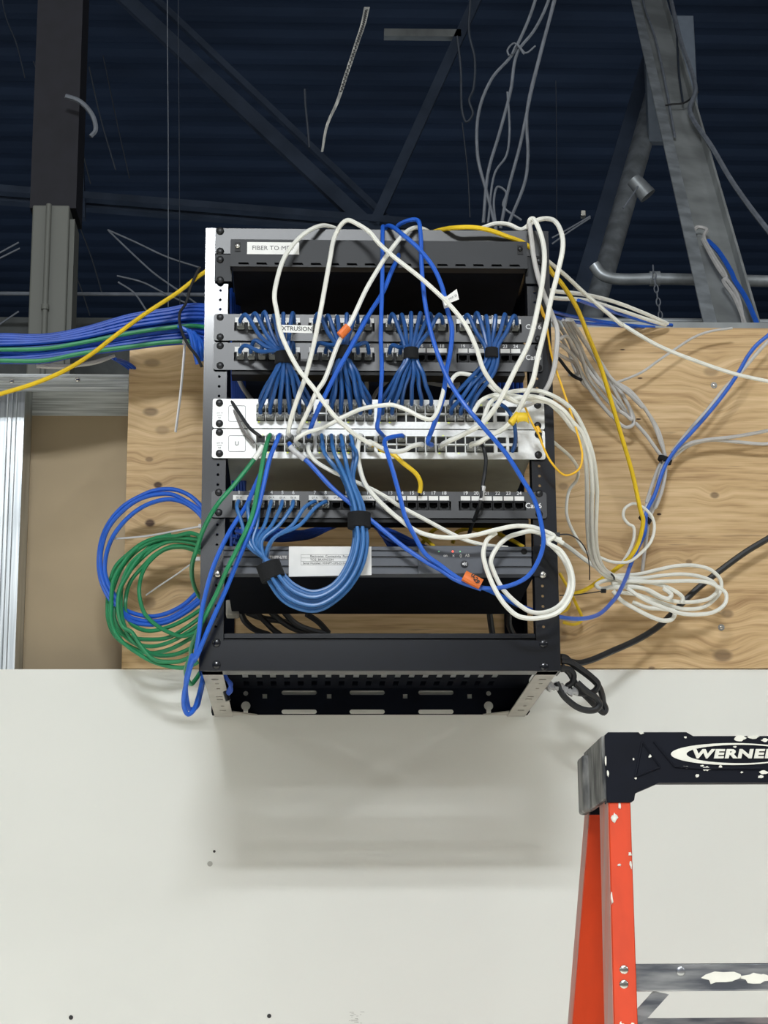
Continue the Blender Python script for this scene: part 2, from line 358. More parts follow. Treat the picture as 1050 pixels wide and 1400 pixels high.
# ================================================================== RACK
Z0, H, HW, FY = 1.975, .666, .2555, -.450
IN = .2215
rack = thing('server_rack', (0, -.225, Z0), 'black open frame wall mounted network rack crowded with blue and white cables', 'network rack')
def zpx(y, Y=FY, x=515): return P(x, y, Y).z
holes_z = [Z0+.064+.01482*k for k in range(40)]
for sx in (-1, 1):
    a, b = sorted((sx*IN, sx*HW))
    hs = [circ(sx*.2325, z, .0022, 8) for z in holes_z]
    MB().curve([rect(a, b, Z0, Z0+H)]+hs, .002, XZ(FY+.001)).build('front_post', m_rack, rack)
    xo = sx*HW
    MB().box(min(xo, xo-sx*.002), max(xo, xo-sx*.002), FY+.002, FY+.042, Z0, Z0+H).build('post_side', m_rack, rack)
    xi = sx*IN
    MB().box(min(xi, xi+sx*.002), max(xi, xi+sx*.002), FY+.002, FY+.03, Z0+.05, Z0+H).build('post_inner_flange', m_rackflat, rack)
    # bottom side rail with slots, open angle seen from below
    xa, xb = sorted((sx*(HW-.004), sx*(HW-.033)))
    xm = (xa+xb)/2
    sl = [rect(xm-.004, xm+.006, y, y+.010) for y in (-.385, -.225, -.200, -.085)]+[rect(xm, xm+.005, y, y+.008) for y in (-.345, -.30, -.13)]
    MB().curve([rect(xa, xb, FY+.003, -.012)]+sl, .002, XY(Z0+.001)).build('bottom_rail', m_under, rack)
    MB().box(min(sx*(HW-.004), sx*(HW-.006)), max(sx*(HW-.004), sx*(HW-.006)), FY+.01, -.012, Z0+.002, Z0+.034).build('side_rail_web', m_rack, rack)
    MB().box(min(sx*(HW-.004), sx*(HW-.006)), max(sx*(HW-.004), sx*(HW-.006)), FY+.01, -.012, Z0+H-.036, Z0+H-.002).build('top_side_rail', m_rack, rack)
    MB().box(xa, xb, FY+.01, -.012, Z0+H-.004, Z0+H-.002).build('top_rail_flange', m_rack, rack)
    MB().box(min(sx*HW, sx*(HW-.034)), max(sx*HW, sx*(HW-.034)), -.014, -.012, Z0+.002, Z0+H).build('rear_post', m_rackflat, rack)
    MB().box(min(sx*HW, sx*(HW-.002)), max(sx*HW, sx*(HW-.002)), -.05, -.012, Z0+.002, Z0+H).build('rear_post_side', m_rackflat, rack)
    g = [(sx*(HW-.033), -.014), (sx*(HW-.033-.04), -.014), (sx*(HW-.033), -.05)]
    vs = [(p[0], p[1], Z0+.002) for p in g]+[(p[0], p[1], Z0+.004) for p in g]
    MB().add(vs, [(0, 1, 2), (5, 4, 3), (0, 3, 4, 1), (1, 4, 5, 2), (2, 5, 3, 0)]).build('corner_gusset', m_under, rack)
zb = zpx(876, FY, 515)
MB().box(-HW+.001, HW-.001, FY-.003, FY-.001, Z0, zb).build('bottom_bar', m_rack, rack, bevel=.0006)
MB().box(-HW+.001, HW-.001, FY-.001, FY+.03, Z0, Z0+.002).build('bottom_bar_lip', m_rack, rack)
MB().box(-IN, IN, FY+.004, FY+.012, zb-.001, zpx(865)).build('bottom_bar_upper_lip', m_rack, rack, bevel=.001)
MB().box(-IN, IN, FY+.002, FY+.02, Z0+H-.004, Z0+H-.001).build('top_bar_lip', m_rack, rack)
MB().box(-.2413, .2413, FY-.0035, FY-.0015, zpx(350), Z0+H-.001).build('top_bar', m_panel, rack, bevel=.0006)
# back plate with slots and keyholes
def bpx(x, y): p = P(x, y, -.014); return p.x, p.z
hs = []
for cx in (409, 502, 596):
    for cy in (947, 973):
        (a, z), (b, _) = bpx(cx-24, cy), bpx(cx+24, cy); hs.append(rrect(a, b, z-.0036, z+.0036, .0035))
for cx in (362, 450, 554, 642):
    a, z = bpx(cx, 952); hs.append(rect(a-.0036, a+.0036, z-.0036, z+.0036))
for cx in (336, 668):
    a, z = bpx(cx, 948); hs.append(circ(a, z, .004, 12))
    a, z = bpx(cx, 965); hs.append([(a+.0075*math.cos(t), z+.0075*math.sin(t)) for t in [math.radians(d) for d in range(-60, 241, 20)]]+[(a-.0036, z-.014), (a+.0036, z-.014)])
bk = MB().curve([rect(-HW+.034, HW-.034, Z0+.003, Z0+.058)]+hs, .002, XZ(-.0135))
bk.build('back_plate', m_rackflat, rack)
# perforated tray closing the bottom, slots run front to back
hs = []
for k in range(19):
    x = bpx(338+18.3*k, 930)[0]
    for ya_, yb_ in ((-.40, -.31), (-.28, -.20), (-.17, -.11), (-.085, -.04)): hs.append(rect(x-.0046, x+.0046, ya_, yb_))
MB().curve([rect(-HW+.006, HW-.006, FY+.004, -.014)]+hs, .002, XY(Z0+.047)).build('vent_tray', m_rackflat, rack)
MB().box(-HW+.034, HW-.034, -.014, -.012, Z0+H-.13, Z0+H-.02).build('rear_top_plate', m_rackflat, rack)
for px, py in ((296, 879), (296, 909), (743, 880), (744, 911)):
    c = P(px, py, FY-.003); MB().dome(c, .0062, .003).build('frame_bolt', m_rack, rack)
for px, py in ((301, 316), (301, 344)):
    c = P(px, py, FY-.0035); MB().dome(c, .006, .004).build('screw', m_screw, rack)
for px, py in ((298, 785), (742, 786)):
    c = P(px, py, FY-.002); MB().dome(c, .0055, .004).build('chrome_screw', m_chrome, rack)
c = P(318, 832, -.19); MB().box(c.x-.01, c.x+.01, -.20, -.17, c.z-.012, c.z+.012).build('device_bracket', m_under, rack, bevel=.002)

def ears(th, z0, z1, m, y=FY):
    return MB().curve([rrect(-.2413, .2413, z0, z1, .004)], .002, XZ(y-.002)).build('front_plate', m, th)
def screws(th, pts, m=m_screw, r=.0056, y=FY-.003):
    for px, py in pts:
        c = P(px, py, y); MB().dome(c, r, .0035).build('screw', m, th)

# --- fibre enclosure at the top
z1, z0 = zpx(329, -.47), zpx(366, -.47)
x0, x1 = P(315, 350, -.47).x, P(721, 350, -.47).x
fe = thing('fiber_enclosure', (0, -.4, z0), 'dark grey fibre patch enclosure with printed label at the top of the rack', 'patch enclosure')
MB().box(x0+.003, x1-.003, -.450, -.20, z0+.001, z1-.002).build('body', m_rackflat, fe)
# front cover with notches in its lower edge
pl = [(x0, z1), (x0, z0)]; k = 0
while True:
    xs = P(333+24.7*k-7, 362, -.47).x; xe = P(333+24.7*k+7, 362, -.47).x
    if xe > x1-.004: break
    k += 1; pl += []
hs = []
for j in range(k):
    xs = P(333+24.7*j-7, 362, -.47).x; xe = P(333+24.7*j+7, 362, -.47).x; zz = zpx(362, -.47)
    hs.append([(xs, zz-.0015), (xe+.001, zz-.0015), (xe-.001, zz+.0018), (xs, zz+.0018)])
MB().curve([rrect(x0, x1, z0, z1, .0015)]+hs, .003, XZ(-.4695)).build('front_cover', m_fiber, fe)
MB().box(x0, x0+.002, -.469, -.451, z0, z1).box(x1-.002, x1, -.469, -.451, z0, z1).box(x0, x1, -.469, -.451, z0, z0+.0015).build('cover_return', m_fiber, fe)
for px, py in ((325, 337), (711, 341)):
    c = P(px, py, -.471)
    MB().box(c.x-.0042, c.x+.0042, c.y-.0012, c.y+.001, c.z-.008, c.z+.006).build('latch_plate', m_dark, fe)
    MB().dome((c.x, c.y-.001, c.z), .0038, .003).build('latch_screw', m_chrome if px < 500 else m_screw, fe)
a = P(338, 331, -.4712); b = P(409, 348, -.4712)
lb = MB().box(a.x, b.x, -.4716, -.471, b.z, a.z).build('label', m_white, fe)
MB().text('FIBER TO MDF', (a.x+b.x)/2, -.4717, (a.z+b.z)/2, .0098).build('label_text', m_ink, lb)
for sx in (-1, 1):
    xa, xb = sorted((sx*.2413, sx*(abs(x0)-.002 if sx < 0 else x1-.002)))
    MB().box(xa, xb, -.4555, -.4535, zpx(388), zpx(351)).build('ear_bracket', m_fiber, fe, bevel=.0005)
screws(fe, ((301, 355), (301, 383), (737, 357), (737, 384)), y=-.4555)

# --- patch panels
PORTX = []
for g_ in range(4):
    for i in range(6): PORTX.append(-.1628+.10855*g_+(i-2.5)*.01555)
def port_mb(x, z, y, w=.0128, h=.0108):
    mb = MB(); d = .012
    mb.box(x-w/2-.001, x-w/2+.0006, y-.0008, y+d, z-h/2-.001, z+h/2+.001); mb.box(x+w/2-.0006, x+w/2+.001, y-.0008, y+d, z-h/2-.001, z+h/2+.001)
    mb.box(x-w/2, x+w/2, y-.0008, y+d, z+h/2-.0006, z+h/2+.001); mb.box(x-w/2, x+w/2, y-.0008, y+d, z-h/2-.001, z-h/2+.0014)
    mb.box(x-w/2, x-w/2+.003, y-.0006, y+d, z-h/2, z-h/2+.003); mb.box(x+w/2-.003, x+w/2, y-.0006, y+d, z-h/2, z-h/2+.003)
    mb.box(x-w/2, x+w/2, y+d-.001, y+d, z-h/2, z+h/2); return mb
def patch_panel(name, ytop, ybot, yport, ynum, ystrip, label, caty, empty_groups, scr):
    z1, z0 = zpx(ytop), zpx(ybot); zp, zn, zs = zpx(yport), zpx(ynum), zpx(ystrip)
    th = thing(name, (0, FY, z0), label, 'patch panel')
    hs = [rect(-.1628+.10855*g_-.0487, -.1628+.10855*g_+.0487, zp-.0068, zp+.0068) for g_ in range(4)]
    MB().curve([rrect(-.2413, .2413, z0, z1, .004)]+hs, .002, XZ(FY-.003)).build('front_plate', m_panel, th)
    MB().box(-.215, .215, FY+.010, FY+.03, z0-.004, z1-.002).build('port_housing', m_dark, th)
    MB().box(-.215, .215, FY-.001, FY+.03, z0-.006, z0-.0005).build('lower_lip', m_dark, th)
    for g_ in range(4):
        xc = -.1628+.10855*g_
        if empty_groups[g_]:
            for i in range(6):
                x = PORTX[g_*6+i]; MB().box(x-.0068, x+.0068, FY-.0047, FY-.0041, zs-.0032, zs+.0032).build('port_label', m_white, th)
        else:
            o = MB().box(xc-.0475, xc+.0475, FY-.0047, FY-.0041, zs-.0036, zs+.0036).build('label_strip', m_white, th)
            mb = MB()
            for i in range(6): mb.text('%02d A' % (g_*6+i+1), PORTX[g_*6+i], FY-.0048, zs, .0042)
            mb.build('label_writing', m_ink, o)
    mb = MB()
    for i in range(24): mb.text(str(i+1), PORTX[i], FY-.0043, zn, .0072, bold=.0001)
    mb.build('port_numbers', m_inkwh, th)
    p0 = port_mb(PORTX[0], zp, FY-.002).build('port', m_dark, th)
    for i in range(1, 24): part_copy(p0, th, (PORTX[i]-PORTX[0], 0, 0))
    MB().text('Cat 6', P(728, caty, FY).x+.001, FY-.0043, zpx(caty), .0105, bold=.0002).build('rating_print', m_inkwh, th)
    screws(th, scr)
    return th, zp
pp1, ZP1 = patch_panel('patch_panel', 432, 468, 449, 434, 440, 'upper black 24 port patch panel just below the dark gap, fully patched', 447, (0, 0, 0, 0), ((301, 434), (301, 461), (736, 437), (736, 464)))
pp2, ZP2 = patch_panel('patch_panel', 471, 508, 490, 474, 480, 'second black 24 port patch panel, with empty ports 19 to 24, above the white switches', 489, (0, 0, 1, 1), ((301, 473), (301, 500), (736, 476), (736, 503)))
pp3, ZP3 = patch_panel('patch_panel', 673, 709, 692, 675, 682, 'lowest black 24 port patch panel, below the white switches', 692, (0, 0, 1, 1), ((299, 673.5), (299, 701), (737, 675), (737, 703)))
mb = MB(); z = zpx(515, -.40); mb.box(-.205, .2, -.402, -.398, z-.003, z+.003)
mb.box(-.205, -.201, -.45, -.398, z-.003, z+.003).box(.196, .2, -.45, -.398, z-.003, z+.003); mb.build('rear_cable_bar', m_under, pp2)
mb = MB(); z = zpx(716, -.40); mb.box(-.205, .2, -.402, -.398, z-.003, z+.003)
mb.box(-.205, -.201, -.45, -.398, z-.003, z+.003).box(.196, .2, -.45, -.398, z-.003, z+.003); mb.build('rear_cable_bar', m_under, pp3)

# --- two white 48 port switches
SWX = []                                    # 24 columns in four blocks of six
for g_, px0 in enumerate((356.5, 439.5, 522.5, 603)):
    for i in range(6): SWX.append(P(px0+i*13.15, 590, FY-.004).x)
def switch(ytop, ybot, yr1, yr2, label, scr, logo):
    z1, z0 = zpx(ytop), zpx(ybot); fy = FY-.005
    th = thing('network_switch', (0, -.3, z0), label, 'network switch')
    r1, r2 = zpx(yr1), zpx(yr2); hs = []
    for g_ in range(4):
        hs.append(rect(SWX[g_*6]-.0068, SWX[g_*6+5]+.0068, r2-.0056, r1+.0056))
    sx = [P(686, 600, fy).x, P(702, 600, fy).x]
    hs += [rect(x-.0066, x+.0066, r-.0047, r+.0047) for x in sx for r in (r1, r2)]
    MB().curve([rrect(-.2413, .2413, z0+.0003, z1-.0003, .003)]+hs, .003, XZ(FY-.0035)).build('front_plate', m_switch, th)
    MB().box(-.219, .219, FY-.002, -.17, z0+.001, z1-.002).build('body', m_swbody, th)
    c0 = None
    mb = MB()                                # thin grid between ports
    for g_ in range(4):
        mb.box(SWX[g_*6]-.0066, SWX[g_*6+5]+.0066, fy+.0002, fy+.002, (r1+r2)/2-.0009, (r1+r2)/2+.0009)
        for i in range(5):
            x = (SWX[g_*6+i]+SWX[g_*6+i+1])/2; mb.box(x-.0006, x+.0006, fy+.0002, fy+.002, r2-.0054, r1+.0054)
    mb.build('port_grid', m_switch, th)
    for r in (r1, r2):
        for x in SWX:
            if c0 is None:
                c0 = MB().box(x-.0058, x+.0058, fy+.0025, fy+.0035, r-.0043, r+.0043).build('port', m_dark, th); cx, cz = x, r
            else: part_copy(c0, th, (x-cx, 0, r-cz))
        for x in sx: part_copy(c0, th, (x-cx, -.0004, r-cz))
    sc = P(324, (ytop+ybot)/2-2, fy)
    s_ = MB().curve([rrect(sc.x-.0125, sc.x+.0125, sc.z-.0122, sc.z+.0122, .0025), rrect(sc.x-.0119, sc.x+.0119, sc.z-.0116, sc.z+.0116, .002)], .0004, XZ(fy-.0003)).build('touch_screen_frame', m_ink, th)
    if logo: MB().text('U', sc.x, fy-.0004, sc.z, .0085, bold=.0001).build('logo', m_ink, th)
    mb = MB(); lc = P(300, (ytop+ybot)/2, fy)
    for k in range(3): mb.text(('USW 48', 'Switch', 'PoE')[k], lc.x, fy-.0003, lc.z+.003-.0035*k, .0028)
    mb.build('front_print', m_ink, th)
    mb = MB()
    for i in random.sample(range(24), 11):
        x = SWX[i]; mb.box(x-.004, x-.0018, fy-.0003, fy+.0004, r2-.0072, r2-.0060); mb.box(x+.0018, x+.004, fy-.0003, fy+.0004, r1+.0060, r1+.0070)
    mb.build('port_lights', m_led_y, th)
    screws(th, scr, y=FY-.005)
    return th, r1, r2
sw1, R11, R12 = switch(547.5, 587.5, 560.5, 573, 'upper white 48 port network switch with blank square screen, dark blue cables fanned in', ((300, 551), (300, 579), (735, 554), (735, 582)), 0)
sw2, R21, R22 = switch(588.5, 628.5, 602.5, 614.5, 'lower white 48 port network switch with a letter on its square screen', ((300, 591), (300, 620), (736, 594), (736, 622)), 1)

# --- ups
fy = FY-.022
z1, z0 = zpx(747, fy), zpx(785, fy); xa, xb = P(305, 766, fy).x, P(727, 766, fy).x
ups = thing('battery_backup', (0, -.3, z0), 'grey ribbed rack mount battery backup unit with white label and red indicator, lowest device', 'battery backup')
MB().box(-.2195, .2195, FY-.002, -.18, z0+.001, z1-.001).build('body', m_rackflat, ups)
mb = MB(); zs = [z0, z0+(z1-z0)*.23, z0+(z1-z0)*.29, z0+(z1-z0)*.58, z0+(z1-z0)*.64, z0+(z1-z0)*.82, z0+(z1-z0)*.86, z1]
for i in range(0, 8, 2): mb.box(xa, xb, fy, FY, zs[i], zs[i+1])
mb.build('front_bezel', m_grey, ups, bevel=.0008)
mb = MB()
for i in (1, 3, 5): mb.box(xa+.001, xb-.001, fy+.002, FY, zs[i], zs[i+1])
mb.build('bezel_groove', m_greydk, ups)
a, b = P(571, 748, fy).x, P(660, 748, fy).x
ctl = MB().box(a, b, fy-.004, fy+.001, z0-.0005, z1+.0005).build('control_panel', m_grey, ups, bevel=.0015)
for px, mm_ in ((600, m_led_g), (619, m_led_r), (629, m_led_g)):
    c = P(px, 754, fy-.004); MB().dome(c, .0015 if mm_ is m_led_r else .0011, .0006, 10).build('indicator', mm_, ctl)
mb = MB()
for px, tx in ((609, 'on'), (620, 'x'), (630, '()'), (639, 'A5')):
    c = P(px, 759.5, fy-.0043); mb.text(tx, c.x, c.y, c.z, .0055, bold=.0002)
mb.build('icon_print', m_inkwh, ctl)
c = P(635, 771.5, fy-.004); bt = MB().dome(c, .0055, .0022, 18).build('mute_button', m_greydk, ctl)
mb = MB(); mb.prism([(c.x-.0033, c.z-.001), (c.x-.0018, c.z-.001), (c.x+.0002, c.z-.003), (c.x+.0002, c.z+.003), (c.x-.0018, c.z+.001), (c.x-.0033, c.z+.001)], c.y-.0026, c.y-.0018)
mb.box(c.x+.0012, c.x+.0019, c.y-.0026, c.y-.0018, c.z-.0018, c.z+.0018).box(c.x+.0026, c.x+.0032, c.y-.0026, c.y-.0018, c.z-.0026, c.z+.0026); mb.build('speaker_symbol', m_inkwh, bt)
a, b = P(395, 747, fy-.001), P(508, 790, fy-.001)
lb = MB().hexa([(a.x, fy-.0012, b.z+.0015), (a.x, fy-.0004, b.z+.0015), (b.x, fy-.0004, b.z+.004), (b.x, fy-.0012, b.z+.004), (a.x, fy-.0012, a.z), (a.x, fy-.0004, a.z), (b.x, fy-.0004, a.z), (b.x, fy-.0012, a.z)]).build('asset_label', m_white, ups)
ya = fy-.0014
p1, p2 = P(411.5, 758.2, ya), P(490, 772.6, ya); h3 = (p1.z-p2.z)/3; t_ = .0003
mb = MB().box(p1.x, p2.x, ya, ya+.0003, p1.z-t_, p1.z).box(p1.x, p2.x, ya, ya+.0003, p2.z, p2.z+t_).box(p1.x, p1.x+t_, ya, ya+.0003, p2.z, p1.z)
mb.box(p1.x, p2.x, ya, ya+.0003, p1.z-h3, p1.z-h3+t_).box(p1.x, p2.x, ya, ya+.0003, p2.z+h3, p2.z+h3+t_)
for k, (tx, x) in enumerate((('Electronics  Connectivity  Parts', 424), ('TCG_BRAINCOM', 424), ('Serial Number: VHNPT-UPS-D10-07-001', 414))):
    mb.text(tx, P(x, 760, ya).x, ya-.0002, p1.z-h3*(k+.5), .0043, align='LEFT')
mb.build('label_print', m_ink, lb)
c = P(387, 762, fy-.0006); bd = MB().box(c.x-.022, c.x+.008, fy-.0008, fy+.001, c.z-.0032, c.z+.0032).build('brand_badge', m_ink, ups)
MB().text('TRIPP-LITE', c.x-.007, fy-.001, c.z, .0052, bold=.0002).build('badge_lettering', m_gc, bd)
for px, py in ((716.5, 754), ): MB().dome(P(px, py, fy), .0045, .0015).build('thumb_screw', m_dark, ups)
for sx in (-1, 1):
    xa_, xb_ = sorted((sx*.2195, sx*.2413)); MB().box(xa_, xb_, FY-.003, FY-.001, zpx(788), zpx(747)).build('ear', m_rack, ups)

# ================================================================== CABLES
def depth_at(g, t):
    for (t0, d0), (t1, d1) in zip(g, g[1:]):
        if t <= t1: return d0+(d1-d0)*(t-t0)/max(1e-6, t1-t0)
    return g[-1][1]
def route(segs, g):
    px = pix(segs); L = [0]
    for a, b in zip(px, px[1:]): L.append(L[-1]+math.hypot(a[0]-b[0], a[1]-b[1]))
    if not isinstance(g, (list, tuple)): g = [(0, g), (1, g)]
    return [P(x, y, -depth_at(g, l/L[-1])/1000) for (x, y), l in zip(px, L)]
def clear_plug(x, y, z, parent, boot=True):
    mb = MB().box(x-.0052, x+.0052, y-.013, y+.004, z-.0036, z+.0036).box(x-.0025, x+.0025, y-.012, y-.002, z+.0036, z+.0052)
    if boot: mb.tube([(x, y-.013, z), (x, y-.019, z)], [.0042, .0034], 8)
    return mb.build('plug', m_plug, parent, bevel=.0004)
def cable(name, pts, r, m, label, cat='cable', group=None, n=8, plugs=(), sub=7):
    o = tag(MB().tube(spline(pts, sub), r, n).build(name, m), label, cat, group)
    for p in plugs: clear_plug(p[0], p[1], p[2], o)
    return o
SWY = FY-.005
def port2(x): return min(SWX, key=lambda s: abs(s-x))
def swport(px, py, row):                   # nearest switch port to a pixel; row 11,12,21,22
    z = {11: R11, 12: R12, 21: R21, 22: R22}[row]; x = port2(P(px, py, SWY).x); return x, SWY, z
def out(p, d): return Vector((p[0], p[1]-d, p[2]))

# --- big white loops -------------------------------------------------------
W1 = route(['A', [(765, 92), (700, 74), (620, 100), (545, 160), (480, 250), (440, 370), (425, 470), (440, 560), (455, 650), (490, 740), (560, 870), (640, 970), (690, 1040)],
            'C', [(760, 200), (870, 300), (960, 350)], 'V', [(0, 600), (100, 655), (200, 700), (310, 720), (420, 705), (500, 660)]],
           [(0, 440), (.08, 480), (.3, 540), (.7, 560), (.93, 510), (1, 492)])
p = swport(574, 614, 22)
cable('white_patch_cable', [P(470, 322, -.40)]+W1+[out(p, .024), out(p, .012)], .0034, m_wc, 'white cable looping widest left over the rack top, then diagonally right to the lower switch', 'network cable', plugs=[p])
p = swport(391, 603, 21)
W2 = route(['C', [(500, 290), (520, 200), (560, 80), (590, 0)], 'A', [(640, 740), (690, 490), (730, 270), (760, 130), (800, 62), (830, 45), (880, 65), (950, 110), (1000, 170)],
            'B', [(60, 235), (230, 370), (340, 470), (380, 510), (440, 580), (480, 640), (530, 750), (570, 870), (640, 970), (720, 1030)], 'D', [(280+470, 120)]],
           [(0, 492), (.1, 520), (.35, 530), (.42, 490), (.5, 510), (.65, 545), (.88, 550), (1, 515)])
cable('white_patch_cable', [out(p, .012), out(p, .024)]+W2, .0034, m_wc, 'white cable rising over the rack top and down right through a paper flag', 'network cable', plugs=[p])
p = swport(407, 603, 21)
W3 = route(['C', [(560, 280), (610, 170), (660, 60), (700, 0)], 'A', [(780, 720), (850, 600), (930, 430), (1000, 310)], 'B', [(20, 262), (80, 180), (150, 105), (200, 85), (255, 102)]],
           [(0, 492), (.1, 515), (.5, 530), (.85, 505), (1, 440)])
cable('white_patch_cable', [out(p, .012), out(p, .024)]+W3+[P(590, 322, -.40)], .0034, m_wc, 'white cable with an orange tape band, slanting up right to the rack top', 'network cable', plugs=[p])
p = swport(407, 610, 22)
W4 = route(['C', [(545, 325), (600, 290), (700, 258), (800, 205), (900, 160), (1000, 140)], 'D', [(0, 140), (60, 135), (140, 160), (230, 205), (280, 215), (310, 180), (340, 90), (365, 10)],
            'B', [(385, 960), (395, 925), (430, 893), (500, 900), (570, 930), (640, 990), (720, 1040)], 'D', [(800, 130)]],
           [(0, 500), (.5, 530), (.8, 500), (1, 500)])
cable('white_patch_cable', [out(p, .012)]+W4, .0031, m_wc, 'white cable wandering right across the upper switch face, then up into the loops', 'network cable', plugs=[p])
p = swport(494, 603, 21)
W5 = route(['C', [(885, 380), (890, 450), (920, 560), (960, 620), (1050, 712)], 'D', [(100, 762), (200, 832), (300, 862), (400, 868), (520, 855), (640, 825), (740, 805), (830, 808), (900, 830), (960, 862)],
            'J', [(60, 200), (120, 240), (165, 320), (175, 400), (150, 470), (100, 520), (0, 543)], 'F', [(600, 262), (560, 232), (515, 175), (470, 80), (448, 0)], 'D', [(572, 930), (590, 880), (640, 840)]],
           [(0, 492), (.2, 500), (.4, 520), (1, 510)])
cable('white_patch_cable', [out(p, .012), out(p, .022)]+W5, .0034, m_wc, 'white cable sagging right from lower switch into the outer turn of the round loop', 'network cable', plugs=[p])
p = swport(420, 614, 22)
W6 = route(['C', [(615, 395), (645, 440), (720, 490), (850, 550), (960, 600), (1050, 650)], 'D', [(100, 690), (250, 770), (400, 850), (480, 885), (570, 908), (700, 925)]],
           [(0, 490), (.5, 485), (.9, 470), (1, 440)])
cable('white_patch_cable', [out(p, .012), out(p, .02)]+W6, .0031, m_wc, 'white cable slanting straight down right from lower switch to the top of the battery backup', 'network cable', plugs=[p])
W7 = route(['D', [(1010, 900), (960, 872), (900, 850), (830, 832), (770, 845), (700, 870), (640, 930), (610, 1000)], 'F', [(490, 60), (530, 140), (600, 210), (660, 245), (720, 245), (780, 215), (815, 160), (825, 90), (800, 20), (770, -20)],
            'D', [(900, 865), (1000, 880)]], [(0, 490), (.3, 505), (1, 490)])
cable('white_patch_cable', W7, .0034, m_wc, 'white cable forming the inner turn of the round loop over the battery backup', 'network cable')

# arches on the right
p = swport(641, 612, 22)
RW1 = route(['S', [(245, 135), (330, 108), (400, 113), (475, 142), (540, 100), (600, 80), (660, 90), (700, 150), (712, 240), (680, 400), (640, 560)],
             'B', [(920, 600), (870, 800)], 'D', [(842, 0), (800, 90), (750, 185), (690, 260), (600, 310), (540, 345)]],
            [(0, 430), (.2, 450), (.3, 500), (.7, 540), (1, 490)])
cable('white_patch_cable', RW1+[out(p, .024), out(p, .012)], .0037, m_wc, 'thick white cable arching outermost at the top right corner, with a yellow tag', 'network cable', plugs=[p])
p = swport(603, 612, 22)
RW2 = route(['S', [(515, 135), (525, 85), (540, 80), (575, 140), (605, 260), (600, 400), (570, 580)],
             'B', [(820, 720), (740, 880), (660, 1040)], 'D', [(620, 170), (560, 240), (470, 292), (380, 335)]],
            [(0, 470), (.2, 510), (.7, 545), (1, 492)])
cable('white_patch_cable', RW2+[out(p, .022), out(p, .012)], .0037, m_wc, 'thick white cable dropping from the top right and sweeping down left to the lower switch', 'network cable', plugs=[p])
RW3 = route(['S', [(520, 110), (530, 180), (545, 300), (575, 430), (610, 530), (650, 630)], 'B', [(975, 640), (973, 760), (955, 880), (920, 970), (860, 1040), (760, 1080)]], [(0, 480), (.5, 480), (1, 480)])
cable('white_patch_cable', RW3, .0037, m_gc, 'greyish white cable bowing down beside the right rack post into the coil', 'network cable')
RW5 = route(['S', [(560, 270), (640, 335), (720, 400), (850, 520), (1050, 690)], 'I', [(380, 200), (550, 300), (720, 370), (900, 430), (1070, 468)]], [(0, 430), (.3, 260), (1, 160)])
cable('white_network_cable', RW5, .0033, m_wc, 'single white cable drooping from rack top across the plywood to the right edge', 'network cable')
for k, (s, rr) in enumerate(((['I', [(60, 55), (95, 60), (230, 75), (370, 110), (500, 160), (600, 205)]], .0034), (['I', [(60, 80), (95, 90), (230, 100), (370, 140), (520, 190), (590, 212)]], .0034))):
    o = cable('white_network_cable', route(s, [(0, 300), (.5, 120), (1, 20)]), rr, m_wc, ('upper' if k == 0 else 'lower')+' of two white cables running right along the plywood top edge to a black tip', 'network cable')
for k, s in enumerate((['I', [(80, 150), (170, 172), (300, 195), (420, 212), (540, 222)]], ['I', [(200, 100), (300, 135), (420, 172), (540, 205), (620, 212)]], ['I', [(90, 175), (200, 200), (350, 212), (500, 222)]])):
    cable('blue_network_cable', route(s, [(0, 250), (.5, 60), (1, -10)]), .0029, m_bc, ('middle', 'upper', 'lower')[k]+' of the three blue cables behind the white pair at the plywood top edge', 'network cable', 'blue cables at the plywood top')

# grey-white slack coil on the plywood right of the rack
slack = [
 ['X', [(110, -20), (150, 60), (210, 170), (290, 330), (350, 500), (440, 640), (520, 705)]],
 ['X', [(150, -20), (200, 60), (280, 190), (340, 340), (400, 500), (480, 640), (600, 820), (740, 980), (860, 1080), (935, 1060), (945, 980), (900, 870), (830, 740), (740, 620)]],
 ['X', [(220, -20), (280, 100), (360, 230), (420, 380), (480, 560), (600, 720), (740, 870), (860, 950), (925, 1000), (910, 900), (850, 780), (760, 650), (660, 520)]],
 ['X', [(260, -20), (330, 110), (400, 250), (480, 420), (600, 600), (720, 760), (830, 880), (920, 1000)]],
 ['X', [(290, -20), (360, 90), (450, 220), (540, 360), (640, 500), (740, 680), (830, 850), (870, 920)]],
 ['X', [(310, -20), (390, 110), (500, 280), (620, 430), (700, 560), (800, 660), (900, 740), (1040, 880)]],
 ['X', [(160, 210), (230, 260), (310, 330), (380, 450), (440, 600), (560, 780), (720, 970)]],
 ['X', [(165, 330), (260, 380), (350, 440), (380, 520), (350, 550), (290, 540)]],
 ['X', [(180, 180), (260, 150), (330, 260), (430, 420), (560, 600), (700, 760), (790, 900)]]]
nm = ('outermost left, short', 'lowest, round the slack end', 'second strand inside the slack end', 'middle strand', 'fourth from the right', 'rightmost, running on to the black tie', 'from the rack post, in the middle', 'small curl beside the rack post', 'crossing strand at the rear')
for k, s in enumerate(slack):
    cable('grey_network_cable', route(s, [(0, 200+12*k), (.4, 60+5*k), (1, 24+5*k)]), .0031, m_gc, 'grey cable in the slack hank beside the rack, '+nm[k], 'network cable', 'slack grey cables on the plywood')
